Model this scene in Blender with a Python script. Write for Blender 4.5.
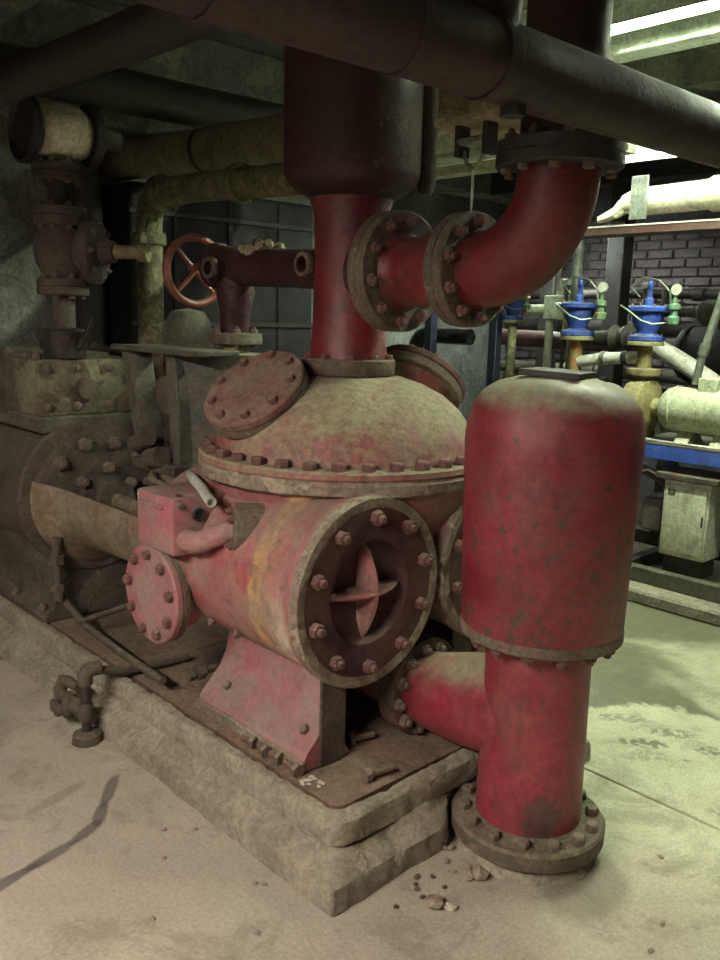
import bpy, bmesh, math, random
from mathutils import Vector, Matrix
random.seed(7)
PI = math.pi
scene = bpy.context.scene
for o in list(bpy.data.objects): bpy.data.objects.remove(o)
COL = scene.collection

# ------------------------------------------------------------------ camera
cam_d = bpy.data.cameras.new('camera'); cam = bpy.data.objects.new('camera', cam_d); COL.objects.link(cam)
fw = Vector((0.67570756, 0.7120472, -0.190809)); rt = Vector((0.72856399, -0.6844956, 0.025696)); up = Vector((0.11231115, 0.15637955, 0.9812908))
m = Matrix((rt, up, -fw)).transposed().to_4x4(); m.translation = Vector((-1.31791, -1.45416, 1.55))
cam.matrix_world = m
cam_d.sensor_fit = 'VERTICAL'; cam_d.sensor_height = 36.0; cam_d.lens = 36.0*850/960; cam_d.clip_start = .02
scene.camera = cam

# ------------------------------------------------------------------ world and exposure
W = bpy.data.worlds.new('world'); scene.world = W; W.use_nodes = True
W.node_tree.nodes['Background'].inputs[0].default_value = (.8, .9, .8, 1)
W.node_tree.nodes['Background'].inputs[1].default_value = .02
scene.view_settings.view_transform = 'Standard'; scene.view_settings.look = 'None'
scene.view_settings.gamma = 1; scene.view_settings.use_curve_mapping = False
scene.view_settings.exposure = 1.3
TUBE_R = 260.0      # green-white tubes over the right hand aisle
TUBE_F = 16.0      # tubes further off, above the skid
ASSUMED_TUBE_L = 135.0      # assumed warm tubes, out of view in the aisle left of the pump

# ------------------------------------------------------------------ materials
def srgb(h):
    h = h.lstrip('#'); c = [int(h[i:i+2], 16)/255 for i in (0, 2, 4)]
    return tuple((x/12.92 if x <= .04045 else ((x+.055)/1.055)**2.4) for x in c) + (1,)
MATS = {}
class NT:
    def __init__(s, name):
        s.m = bpy.data.materials.new(name); s.m.use_nodes = True; s.t = s.m.node_tree; s.n = s.t.nodes
        s.b = s.n['Principled BSDF']; MATS[name] = s.m
    def new(s, ty, **k):
        n = s.n.new(ty)
        for a, v in k.items(): setattr(n, a, v)
        return n
    def put(s, sock, v):
        if hasattr(v, 'is_linked') or isinstance(v, bpy.types.NodeSocket): s.t.links.new(v, sock)
        else: sock.default_value = v
    def coord(s): return s.new('ShaderNodeTexCoord').outputs['Object']
    def noise(s, vec, scale, detail=4, rough=.6, dist=0.0):
        n = s.new('ShaderNodeTexNoise'); s.put(n.inputs['Vector'], vec); n.inputs['Scale'].default_value = scale
        n.inputs['Detail'].default_value = detail; n.inputs['Roughness'].default_value = rough; n.inputs['Distortion'].default_value = dist
        return n.outputs['Fac']
    def ramp(s, v, lo, hi, a=0.0, b=1.0):
        n = s.new('ShaderNodeMapRange', interpolation_type='SMOOTHSTEP'); s.put(n.inputs[0], v)
        n.inputs[1].default_value = lo; n.inputs[2].default_value = hi; n.inputs[3].default_value = a; n.inputs[4].default_value = b
        return n.outputs[0]
    def mth(s, op, a, b=None):
        n = s.new('ShaderNodeMath', operation=op); s.put(n.inputs[0], a)
        if b is not None: s.put(n.inputs[1], b)
        return n.outputs[0]
    def mix(s, f, a, b):
        n = s.new('ShaderNodeMix', data_type='RGBA'); s.put(n.inputs[0], f); s.put(n.inputs[6], a); s.put(n.inputs[7], b)
        return n.outputs[2]
    def mapv(s, vec, loc=(0, 0, 0), rot=(0, 0, 0), scale=(1, 1, 1)):
        n = s.new('ShaderNodeMapping', vector_type='TEXTURE'); s.put(n.inputs[0], vec)
        n.inputs[1].default_value = loc; n.inputs[2].default_value = rot; n.inputs[3].default_value = scale
        return n.outputs[0]
    def length(s, vec):
        n = s.new('ShaderNodeVectorMath', operation='LENGTH'); s.put(n.inputs[0], vec); return n.outputs['Value']
    def sep(s, vec):
        n = s.new('ShaderNodeSeparateXYZ'); s.put(n.inputs[0], vec); return n.outputs
    def nz(s):
        g = s.new('ShaderNodeNewGeometry'); return s.sep(g.outputs['Normal'])[2]
    def bump(s, h, strength=.3, dist=.01):
        n = s.new('ShaderNodeBump'); s.put(n.inputs['Height'], h); n.inputs['Strength'].default_value = strength
        n.inputs['Distance'].default_value = dist; s.t.links.new(n.outputs[0], s.b.inputs['Normal'])

def grimy(name, c1, c2, rust='#3a2a24', rust_amt=.5, dust='#6f6a58', dust_amt=.6, film=.15, rough=.55, scale=4, chip=22, chip_lo=.62, bump=.35, metallic=0.0, extra=None, dirt=.4, dirt_col='#2c2421', runs=.25, fine=.22, dlo=.25, dhi=.92):
    """worn paint or metal: two tones, rusty chips, dirt blotches and runs, fine speckle, settled dust on upward faces"""
    k = NT(name); v = k.coord()
    n1 = k.noise(v, scale, 8, .7, .3); n2 = k.noise(v, chip, 6, .62, .5); n3 = k.noise(v, 9, 8, .72); n4 = k.noise(v, 48, 6, .72)
    n5 = k.noise(k.mapv(v, loc=(3.1, 1.7, .4)), scale*.8+1.5, 9, .74, .6); n6 = k.noise(k.mapv(v, scale=(.055, .055, .9)), 1.5, 7, .7)
    col = k.mix(k.ramp(n1, .40, .60), srgb(c1), srgb(c2))
    if extra: col = extra(k, v, col, n3)
    chips = k.ramp(n2, chip_lo-.03, chip_lo+.01)
    col = k.mix(k.mth('MULTIPLY', chips, rust_amt), col, srgb(rust))
    col = k.mix(k.ramp(n5, .50, .64, 0, dirt), col, srgb(dirt_col))
    col = k.mix(k.ramp(n6, .52, .72, 0, runs), col, srgb(dirt_col))
    col = k.mix(k.ramp(n3, .36, .66, film*.2, film*1.9), col, srgb(dust))
    d = k.mth('MULTIPLY', k.ramp(k.mth('ADD', k.nz(), k.mth('MULTIPLY', k.mth('SUBTRACT', n3, .5), .5)), dlo, dhi), k.ramp(n3, .32, .58, .5, 1.0))
    d = k.mth('MULTIPLY', d, dust_amt)
    col = k.mix(d, col, srgb(dust))
    mm = k.new('ShaderNodeMix', data_type='RGBA', blend_type='MULTIPLY'); mm.inputs[0].default_value = 1.0
    k.put(mm.inputs[6], col); g = k.ramp(n4, .3, .7, 1-fine*1.6, 1+fine)
    cmb = k.new('ShaderNodeCombineColor')
    for i in range(3): k.put(cmb.inputs[i], g)
    k.put(mm.inputs[7], cmb.outputs[0]); col = mm.outputs[2]
    k.put(k.b.inputs['Base Color'], col)
    k.put(k.b.inputs['Roughness'], k.mth('ADD', k.ramp(n3, .3, .7, rough-.1, rough+.18), k.mth('MULTIPLY', d, .3)))
    k.b.inputs['Metallic'].default_value = metallic
    h = k.mth('ADD', k.mth('SUBTRACT', k.mth('MULTIPLY', n3, .9), k.mth('MULTIPLY', chips, .3)), k.mth('MULTIPLY', n4, .16))
    k.bump(h, min(1, bump*1.4), .011)
    return k.m

def barrel_bands(k, v, col, n3):
    # yellow and white remains of old paint ringing the barrel next to its end flange
    y = k.sep(v)[1]; n = k.noise(v, 7, 4, .7); nf = k.noise(k.mapv(v, scale=(.02, .6, .02)), 1.2, 4, .7)
    yy = k.mth('ADD', y, k.mth('MULTIPLY', k.mth('SUBTRACT', n, .5), .10))
    def band(c, w): return k.ramp(k.mth('ABSOLUTE', k.mth('SUBTRACT', yy, c)), w, w*.55)
    z = k.sep(v)[2]
    low = k.ramp(z, .66, .42)           # the pale patch sits on the lower half
    w = k.mth('MULTIPLY', k.mth('MULTIPLY', band(-.350, .075), k.ramp(n3, .32, .44)), low)
    col = k.mix(w, col, srgb('#c9bda8'))
    yb = k.mth('MULTIPLY', band(-.250, .042), k.ramp(n3, .26, .42))
    col = k.mix(k.mth('MULTIPLY', yb, .9), col, srgb('#b8925a'))
    return k.mix(k.mth('MULTIPLY', band(-.31, .022), .55), col, srgb('#a8705a'))

def tank_streaks(k, v, col, n3):
    # dark chips gathered in the middle of the tank wall, a faint pale run
    z = k.sep(v)[2]; n = k.noise(v, 34, 3, .5, .3); big = k.noise(v, 4.5, 3)
    zone = k.ramp(k.mth('ABSOLUTE', k.mth('SUBTRACT', z, .86)), .42, .05)
    thr = k.mth('ADD', n, k.mth('MULTIPLY', k.mth('MULTIPLY', zone, k.ramp(big, .40, .60)), .11))
    col = k.mix(k.mth('MULTIPLY', k.ramp(thr, .68, .695), .9), col, srgb('#3a2e2b'))
    vv = k.noise(k.mapv(v, scale=(.1, .1, 1.6)), 1.6, 4)
    return k.mix(k.ramp(vv, .62, .75, 0, .22), col, srgb('#86565a'))

def base_scuff(k, v, col, n3):
    q = k.length(k.mapv(v, loc=(-.105, -.125, .165), scale=(.06, .06, .075)))
    q = k.mth('ADD', q, k.mth('MULTIPLY', k.mth('SUBTRACT', n3, .5), .9))
    q = k.mth('ADD', q, k.mth('MULTIPLY', k.mth('SUBTRACT', k.noise(v, 30, 5, .7), .5), 1.3))
    return k.mix(k.ramp(q, 1.1, .75, 0, .8), col, srgb('#3c3533'))

grimy('pump_paint', '#8f3f47', '#9c5458', rust='#5f3a38', rust_amt=.5, dust='#857468', dust_amt=.55, film=0.42, rough=.6, scale=5, chip=14, chip_lo=.6, extra=barrel_bands, dirt=0.25, runs=0.15, bump=0.25, fine=0.13)
grimy('pink_paint', '#99505a', '#a3666a', rust='#6e3b3c', rust_amt=.4, dust='#857870', dust_amt=.6, film=0.42, rough=.6, chip=16, dirt=0.3, runs=0.15, bump=0.25, fine=0.13)
grimy('dome_paint', '#8c3a42', '#84504e', rust='#8a7a62', rust_amt=.5, dust='#8f8c70', dust_amt=0.85, film=.3, rough=.65, scale=3.5, chip=10, chip_lo=.55, dirt=0.3, dlo=0.3, dhi=0.8)
grimy('hatch_paint', '#7a3a40', '#6a3a3a', rust='#4a2c2a', dust='#7d7060', dust_amt=.6, film=.3, rough=.65, chip=14)
grimy('shaded_red', '#360c11', '#2b0a0e', rust='#2a1917', rust_amt=.6, dust='#4a4038', dust_amt=.4, film=.12, rough=.5)  # red of the vessel and manifold, their shade put into the colour
grimy('elbow_red', '#6c1822', '#5a131b', rust='#3a1f1e', rust_amt=.4, dust='#5a4a42', dust_amt=.35, film=.08, rough=.42, chip=30, chip_lo=.66)
grimy('tank_red', '#7a182e', '#681526', rust='#3b2a28', rust_amt=.55, dust='#8d8f72', dust_amt=0.95, film=.05, rough=.42, chip=42, chip_lo=.66, bump=.2, extra=tank_streaks, dirt=0.25, runs=0.2, fine=0.15, dlo=0.35, dhi=0.75)
grimy('post_red', '#8a263a', '#771f30', rust='#4a2b2a', rust_amt=.5, dust='#8f8e72', dust_amt=0.9, film=.07, rough=.45, chip=34, chip_lo=.65, bump=.25, extra=base_scuff, dirt=0.25, runs=0.2, fine=0.15, dlo=0.45, dhi=0.85)
grimy('flange_iron', '#54463d', '#453a33', rust='#7c4a44', rust_amt=.5, dust='#756e5a', dust_amt=.6, film=.3, rough=.7, chip=16, chip_lo=.55, bump=.6)
grimy('chest_flange_iron', '#77645a', '#6b4e48', rust='#a89e8a', rust_amt=.55, dust='#98927a', dust_amt=.6, film=.3, rough=.72, chip=12, chip_lo=0.57, bump=.7)
grimy('cover_dark', '#4c1c21', '#3c191c', rust='#2e1d1b', rust_amt=.6, dust='#6a5a50', dust_amt=.7, film=.18, rough=.6)
grimy('bolt_red', '#6a3435', '#5a2e2e', rust='#3a2622', rust_amt=.6, dust='#8a7468', dust_amt=.7, film=.25, rough=.6, chip=60)
grimy('bolt_iron', '#5c4c44', '#6f5a50', rust='#3a2a24', rust_amt=.5, dust='#8a7e6e', dust_amt=.7, film=.25, rough=.65, chip=60)
grimy('dirty_iron', '#463c34', '#352d27', rust='#6a4836', rust_amt=.4, dust='#685f50', dust_amt=.6, film=.3, rough=.7, chip=12, bump=.6)
grimy('cradle_iron', '#6f6150', '#5c4e40', rust='#6f4a34', rust_amt=.5, dust='#948a74', dust_amt=.5, film=.3, rough=.7, chip=7, chip_lo=.5, bump=.5)
grimy('grey_iron', '#403e36', '#34322b', rust='#4a3c30', rust_amt=.5, dust='#6a6756', dust_amt=.6, film=.3, rough=.7, chip=12)
grimy('chest_paint', '#77765f', '#5c5846', rust='#46382c', rust_amt=.8, dust='#6e6452', dust_amt=.7, film=.25, rough=.7, chip=7, chip_lo=.53, bump=.6)
grimy('black_iron', '#2c2826', '#221f1e', rust='#3c2c24', rust_amt=.5, dust='#4a463c', dust_amt=.4, film=.15, rough=.6)
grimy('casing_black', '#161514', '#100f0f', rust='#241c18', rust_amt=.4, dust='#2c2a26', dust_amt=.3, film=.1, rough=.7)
grimy('overhead_iron', '#34221f', '#291b19', rust='#2b2322', rust_amt=.6, dust='#4a3c36', dust_amt=.3, film=.15, rough=.6, scale=2, chip=9)
grimy('copper_red', '#8b4a3c', '#7a3c30', rust='#3a2620', rust_amt=.4, dust='#7a6a5a', dust_amt=.3, film=.1, rough=.35)
grimy('blue_paint', '#2a49a8', '#24408f', rust='#4a4a40', rust_amt=.4, dust='#7a8a90', dust_amt=.3, film=.05, rough=.45)
grimy('navy_paint', '#1a2342', '#141a30', dust_amt=.2, film=.05, rough=.45)
grimy('pale_machine', '#b5bba0', '#a3a98d', rust='#6e6a55', rust_amt=.4, dust='#c0c0a4', dust_amt=.3, film=.1, rough=.5)
grimy('enclosure_paint', '#bfc2ad', '#b2b59e', rust='#8a8a78', rust_amt=.2, dust='#b0b098', dust_amt=.3, film=.06, rough=.45, bump=.1)
grimy('yellow_cast', '#8d8558', '#7a6f48', rust='#7a4a24', rust_amt=.5, dust='#8a8668', dust_amt=.4, film=.15, rough=.6)
grimy('rusty_pipe', '#8f7a4c', '#7c5a34', rust='#b0521e', rust_amt=.6, dust='#8a8668', dust_amt=.4, film=.1, rough=.65, chip=9, chip_lo=.52)
grimy('galvanised', '#8f958a', '#7b8076', rust='#6a6a5c', rust_amt=.2, dust='#9a9a86', dust_amt=.2, film=.05, rough=.38, metallic=.6)
grimy('bright_pipe', '#c9c9c0', '#b5b5aa', rust='#8a7a60', rust_amt=.3, dust='#b0b0a0', dust_amt=.3, film=.05, rough=.35)
grimy('green_brass', '#5f8a72', '#7a8a5c', rust='#6a5a34', rust_amt=.4, dust_amt=.2, film=.05, rough=.4)
grimy('black_gloss', '#17191c', '#101114', rust='#2a2420', rust_amt=.3, dust_amt=.15, film=.03, rough=.18, bump=.05)
grimy('maroon_pipe', '#4a2a28', '#3c2422', rust='#5a3a34', rust_amt=.4, dust='#6a5a50', dust_amt=.3, film=.1, rough=.5)
grimy('lagging', '#a89f82', '#8f866a', rust='#6a5f48', rust_amt=.4, dust='#8f8a70', dust_amt=.2, film=.2, rough=.85, scale=2, chip=5, chip_lo=.55, bump=.6)
grimy('white_lagging', '#cfcab2', '#bfbaa0', rust='#8a836a', rust_amt=.4, dust='#b8b296', dust_amt=.2, film=.15, rough=.85, scale=3, chip=6, bump=.6)
grimy('crusty_pipe', '#96936e', '#74714f', rust='#2e2a22', rust_amt=0.5, dust='#8a8668', dust_amt=.3, film=.15, rough=.75, chip=13, chip_lo=.5, bump=.9, dirt=0.25)
grimy('concrete', '#968d7d', '#7f7768', rust='#a9a08c', rust_amt=.5, dust='#8f8674', dust_amt=.35, film=.2, rough=.9, scale=3, chip=5, chip_lo=.55, bump=0.5, dirt=0.3, fine=0.22, runs=0.15)
grimy('tray_rust', '#5c4033', '#4a372d', rust='#7d5540', rust_amt=.5, dust='#776a5c', dust_amt=.55, film=.2, rough=.85, scale=3, chip=8, chip_lo=.5, bump=0.4, dirt=0.5, fine=0.22)
grimy('plaster', '#8f948a', '#787d74', rust='#6a6a60', rust_amt=.5, dust='#77776a', dust_amt=.2, film=.15, rough=.9, scale=1.6, chip=3, chip_lo=.52, bump=.8, dirt=0.5, runs=0.4)
grimy('ceiling_plaster', '#9a9d8c', '#767a6d', rust='#55564e', rust_amt=.6, dust='#6a6a5c', dust_amt=0, film=.2, rough=.9, scale=1.4, chip=2.5, chip_lo=.5, bump=.6, dirt=0.6)
grimy('brick_clay', '#5f4f50', '#554b4d', rust='#8f8484', rust_amt=.6, dust='#7a7472', dust_amt=.2, film=.25, rough=.9, scale=2.3, chip=5, bump=.6, dirt=0.5)
grimy('mortar', '#6a686e', '#5a585e', rust='#8a868a', rust_amt=.4, dust='#77747a', dust_amt=.1, film=.15, rough=.95, scale=2, chip=4, bump=.5)
grimy('rubble', '#a0917e', '#8a7a68', rust='#c0b4a0', rust_amt=.5, dust='#9a8c7a', dust_amt=.4, film=.2, rough=.9, chip=20, bump=.8)
grimy('flake_white', '#d5d0c0', '#bdb8a6', rust='#9a9080', rust_amt=.3, dust_amt=.1, film=.05, rough=.8)
grimy('white_enamel', '#c9d0c0', '#bcc4b4', rust='#8a8a78', rust_amt=.2, dust='#a0a490', dust_amt=.1, film=.08, rough=.5, bump=.1)
grimy('yellow_print', '#c8a020', '#b89018', dust_amt=0, film=.03)
grimy('can_tin', '#34302c', '#2a2622', rust='#4a3a2c', rust_amt=.5, dust='#5a5548', dust_amt=.4, film=.1, rough=.45, metallic=.3)

def emit(name, col, s):
    k = NT(name); k.b.inputs['Base Color'].default_value = col
    k.b.inputs['Emission Color'].default_value = col; k.b.inputs['Emission Strength'].default_value = s
emit('tube_glow', (.88, 1.0, .74, 1), TUBE_R)
emit('far_tube_glow', (.90, 1.0, .88, 1), TUBE_F)
emit('assumed_corner_tube_glow', (.90, 1.0, .95, 1), TUBE_F*4.6)  # glow of the assumed hidden lamp near the back corner
emit('assumed_warm_tube_glow', (1.0, .90, .80, 1), ASSUMED_TUBE_L)  # glow of the assumed warm lamp out of view

def floor_mat():
    k = NT('floor_concrete'); v = k.coord(); x, y, z = k.sep(v)
    n1 = k.noise(v, 1.3, 6, .65, .3); n2 = k.noise(v, 6, 6, .7); n3 = k.noise(v, 30, 5, .7); n4 = k.noise(v, .7, 4, .6, .6)
    col = k.mix(k.ramp(n1, .3, .7), srgb('#a69d8d'), srgb('#bbb1a0'))
    aisle_lit = k.mth('MULTIPLY', k.ramp(x, .45, 1.15), 1.0)                 # lamp light on the aisle put into the colour, paler and greener
    col = k.mix(aisle_lit, col, k.mix(k.ramp(n2, .3, .7), srgb('#d2d0b4'), srgb('#bfbd9e')))
    # damp film further down the aisle
    xx = k.mth('ADD', x, k.mth('MULTIPLY', y, .75)); wetn = k.mth('ADD', xx, k.mth('MULTIPLY', k.mth('SUBTRACT', n1, .5), 1.5))
    wet = k.ramp(wetn, 1.72, 1.80, 0, .9); dry = k.ramp(n4, .56, .64, 1, .35)
    wet = k.mth('MULTIPLY', wet, dry)
    col = k.mix(wet, col, srgb('#5f5f46'))
    n5 = k.noise(v, 2.6, 9, .75, .5); n6 = k.noise(v, 90, 5, .75)
    col = k.mix(k.ramp(n5, .5, .62, 0, .38), col, srgb('#5e5549'))
    col = k.mix(k.ramp(k.mapv(v, loc=(2, 1, 0)) and k.noise(k.mapv(v, loc=(2, 1, 0)), 4, 9, .75, .5), .54, .66, 0, .3), col, srgb('#b8ad98'))
    col = k.mix(k.ramp(n6, .35, .65, .28, 0), col, srgb('#4a4238'))
    col = k.mix(k.ramp(n2, .56, .72, 0, .35), col, srgb('#6e6557'))
    col = k.mix(k.ramp(n3, .66, .72, 0, .5), col, srgb('#5a5148'))
    def blot(loc, rot, sc, colr, amt, rag=.7, tread=False):
        nonlocal col
        q = k.length(k.mapv(v, loc=(loc[0], loc[1], 0), rot=(0, 0, rot), scale=(sc[0], sc[1], 1)))
        q = k.mth('ADD', q, k.mth('MULTIPLY', k.mth('SUBTRACT', n2, .5), rag))
        f = k.ramp(q, 1.0, .55, 0, amt)
        if tread: f = k.mth('MULTIPLY', f, k.ramp(k.noise(v, 38, 2, .5), .42, .52))
        col = k.mix(f, col, srgb(colr))
    # dark streak where something leaked across the floor
    pts = [(-.75, .66), (-.5, .71), (-.36, .745), (-.26, .79), (-.2, .87), (-.1, .99)]
    for (ax, ay), (bx, by) in zip(pts, pts[1:]):
        L = math.hypot(bx-ax, by-ay); blot(((ax+bx)/2, (ay+by)/2), math.atan2(by-ay, bx-ax), (L*.8, .026), '#3f3a3d', .7, 1.0)
    blot((-.30, 1.0), .25, (.15, .03), '#544c48', .35, 1.3)
    # boot prints
    for (px, py, r, a) in [(1.50, -.06, -.9, .75), (1.66, -.10, -.9, .6), (1.66, -.29, -.95, .7), (1.62, .10, -.9, .5), (1.42, -.12, -.6, .35), (1.30, -.5, -.9, .45), (1.36, -.55, -.9, .4)]:
        blot((px, py), r, (.12, .047), '#5a5a48', a, .5, True)
    blot((.62, -.36), .4, (.22, .15), '#5c5348', .55)
    k.put(k.b.inputs['Base Color'], col)
    k.put(k.b.inputs['Roughness'], k.mth('SUBTRACT', k.ramp(n2, .3, .7, .75, .95), k.mth('MULTIPLY', wet, .45)))
    k.bump(k.mth('ADD', k.mth('MULTIPLY', n2, .6), k.mth('MULTIPLY', n3, .3)), .6, .012)
floor_mat()

# ------------------------------------------------------------------ mesh helpers
ROOT = {}
def frame(p, d):
    q = Vector(d).normalized().to_track_quat('Z', 'Y')
    return Matrix.Translation(Vector(p)) @ q.to_matrix().to_4x4()
def new(): return bmesh.new()
def lathe(bm, prof, n=40, M=Matrix(), a0=0, a1=2*PI, cap=True):
    full = abs(a1-a0-2*PI) < 1e-6; cnt = n if full else n+1; rings = []
    for r, z in prof:
        if r < 1e-5: rings.append([bm.verts.new(M @ Vector((0, 0, z)))])
        else: rings.append([bm.verts.new(M @ Vector((r*math.cos(a0+(a1-a0)*i/n), r*math.sin(a0+(a1-a0)*i/n), z))) for i in range(cnt)])
    for A, B in zip(rings, rings[1:]):
        for i in range(n):
            j = (i+1) % cnt
            q = [A[i % len(A)], A[j % len(A)], B[j % len(B)], B[i % len(B)]]
            u = []
            for x in q:
                if x not in u: u.append(x)
            if len(u) > 2:
                try: bm.faces.new(u)
                except ValueError: pass
    if cap and full:
        for R in (rings[0], rings[-1]):
            if len(R) > 2: bm.faces.new(R)
    return bm
def cyl(bm, p, d, r, h, n=24, bev=.0):
    M = frame(p, d)
    if bev: return lathe(bm, [(r-bev, 0), (r, bev), (r, h-bev), (r-bev, h)], n, M)
    return lathe(bm, [(r, 0), (r, h)], n, M)
def tube(bm, pts, r, n=16, cap=True, hollow=0):
    pts = [Vector(p) for p in pts]; rs = r if isinstance(r, (list, tuple)) else [r]*len(pts)
    tang = []
    for i in range(len(pts)):
        a = pts[max(i-1, 0)]; b = pts[min(i+1, len(pts)-1)]; tang.append((b-a).normalized())
    nrm = tang[0].orthogonal().normalized(); rings = []
    for i, p in enumerate(pts):
        t = tang[i]; nrm = (nrm - t*nrm.dot(t)).normalized(); bn = t.cross(nrm)
        rings.append([bm.verts.new(p + rs[i]*(math.cos(2*PI*k/n)*nrm + math.sin(2*PI*k/n)*bn)) for k in range(n)])
    for A, B in zip(rings, rings[1:]):
        for k in range(n): bm.faces.new((A[k], A[(k+1) % n], B[(k+1) % n], B[k]))
    if cap:
        for idx, R in ((0, rings[0]), (1, rings[-1])):
            if hollow:
                c = pts[0] if idx == 0 else pts[-1]; t = tang[0] if idx == 0 else -tang[-1]
                I = [bm.verts.new(c+(v.co-c)*hollow) for v in R]; J = [bm.verts.new(v.co+t*rs[0]*1.2) for v in I]
                for k in range(n):
                    bm.faces.new((R[k], R[(k+1) % n], I[(k+1) % n], I[k])); bm.faces.new((I[k], I[(k+1) % n], J[(k+1) % n], J[k]))
                bm.faces.new(J)
            else: bm.faces.new(R)
    return bm
def arc(c, e1, e2, r, a0, a1, n=10):
    c, e1, e2 = Vector(c), Vector(e1), Vector(e2)
    return [c + r*(math.cos(a0+(a1-a0)*i/n)*e1 + math.sin(a0+(a1-a0)*i/n)*e2) for i in range(n+1)]
def box(bm, lo, hi, bev=0.0, M=Matrix(), seg=1):
    lo, hi = Vector(lo), Vector(hi)
    t = bmesh.ops.create_cube(bm, size=1)['verts']
    for v in t: v.co = Vector([(lo[i]+hi[i])/2 + v.co[i]*(hi[i]-lo[i]) for i in range(3)])
    if bev:
        es = list({e for v in t for e in v.link_edges})
        rr = bmesh.ops.bevel(bm, geom=es, offset=bev, segments=seg, affect='EDGES', profile=.5)
        t = list({v for f in rr['faces'] for v in f.verts} | {v for v in t if v.is_valid})
    for v in t: v.co = M @ v.co
    return bm
def prism(bm, poly, lo, hi, M=Matrix(), bev=0.0, seg=1):
    """poly (x, y) extruded from z=lo to z=hi in the frame M"""
    A = [bm.verts.new((x, y, lo)) for x, y in poly]; B = [bm.verts.new((x, y, hi)) for x, y in poly]; n = len(poly)
    fs = [bm.faces.new(A[::-1]), bm.faces.new(B)]
    for i in range(n): fs.append(bm.faces.new((A[i], A[(i+1) % n], B[(i+1) % n], B[i])))
    vs = A+B
    if bev:
        es = list({e for f in fs for e in f.edges})
        rr = bmesh.ops.bevel(bm, geom=es, offset=bev, segments=seg, affect='EDGES', profile=.5)
        vs = list({v for f in rr['faces'] for v in f.verts} | {v for v in vs if v.is_valid})
    for v in vs: v.co = M @ v.co
    return bm
def roughen(bm, amp, scale=6, cuts=0, seed=0):
    from mathutils import noise
    if cuts: bmesh.ops.subdivide_edges(bm, edges=bm.edges[:], cuts=cuts, use_grid_fill=True)
    bm.normal_update()
    mv = [(v, v.normal * amp * noise.fractal(v.co*scale + Vector((seed, seed*2, 0)), .8, 2.0, 3)) for v in bm.verts]
    for v, d in mv: v.co += d
def finish(bm, name, ang=38):
    bmesh.ops.remove_doubles(bm, verts=bm.verts[:], dist=1e-6)
    bmesh.ops.recalc_face_normals(bm, faces=bm.faces[:])
    for f in bm.faces: f.smooth = True
    for e in bm.edges:
        if len(e.link_faces) == 2 and e.calc_face_angle(0) > math.radians(ang): e.smooth = False
    me = bpy.data.meshes.new(name); bm.to_mesh(me); bm.free(); return me
def thing(name, label, cat, base=(0, 0, 0), group=None):
    o = bpy.data.objects.new(name, None); COL.objects.link(o); o.location = base; o.empty_display_size = .05
    o['label'] = label; o['category'] = cat
    if group: o['group'] = group
    ROOT[o.name] = Vector(base); return o
def part(name, bm, mat, parent, label=None, ang=38, kind=None):
    """mesh given in room coordinates, parented to a thing or a part"""
    base = ROOT[parent.name]
    for v in bm.verts: v.co -= base
    o = bpy.data.objects.new(name, finish(bm, name, ang)); COL.objects.link(o)
    o.data.materials.append(MATS[mat]); o.parent = parent; ROOT[o.name] = base.copy()
    if label: o['label'] = label
    if kind: o['kind'] = kind
    return o
def single(name, bm, mat, label, cat, base=(0, 0, 0), group=None, ang=38):
    base = Vector(base)
    for v in bm.verts: v.co -= base
    o = bpy.data.objects.new(name, finish(bm, name, ang)); COL.objects.link(o); o.location = base
    o.data.materials.append(MATS[mat]); o['label'] = label; o['category'] = cat
    if group: o['group'] = group
    ROOT[o.name] = base; return o
def struct(name, bm, mat, parent=None, ang=38):
    o = bpy.data.objects.new(name, finish(bm, name, ang)); COL.objects.link(o)
    if mat: o.data.materials.append(MATS[mat])
    if parent: o.parent = parent
    else: o['kind'] = 'structure'
    ROOT[o.name] = Vector((0, 0, 0)); return o

BOLT = {}
def bolt_mesh(kind, mat):
    key = (kind, mat)
    if key in BOLT: return BOLT[key]
    bm = new()
    if kind == 'hex':      # hexagon head, unit across, chamfered
        lathe(bm, [(1.0, -.15), (1.0, .8), (.82, 1.05)], 6)
    else:                  # nut with the stud end showing
        lathe(bm, [(1.0, -.15), (1.0, .75), (.85, .95), (.55, .97)], 6, cap=False)
        lathe(bm, [(.55, .97), (.55, 1.45), (.42, 1.6)], 8)
    me = finish(bm, 'bolt', 30); me.materials.append(MATS[mat]); BOLT[key] = me; return me
def bolt(parent, p, d, s, mat='bolt_red', kind='hex'):
    o = bpy.data.objects.new('bolt', bolt_mesh(kind, mat)); COL.objects.link(o)
    o.parent = parent; o.location = Vector(p) - ROOT[parent.name]
    q = Vector(d).normalized().to_track_quat('Z', 'Y')
    q.rotate(Matrix.Rotation(random.uniform(0, PI/3), 3, Vector(d).normalized()))
    o.rotation_mode = 'QUATERNION'; o.rotation_quaternion = q; s *= random.uniform(.94, 1.05); o.scale = (s, s, s); return o
def bolts(parent, c, d, r, n, s, mat='bolt_red', kind='hex', ph=0.0, a0=0, a1=2*PI, skip=()):
    M = frame(c, d)
    for i in range(n):
        if i in skip: continue
        a = ph + 2*PI*i/n
        bolt(parent, M @ Vector((r*math.cos(a), r*math.sin(a), 0)), d, s, mat, kind)

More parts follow.
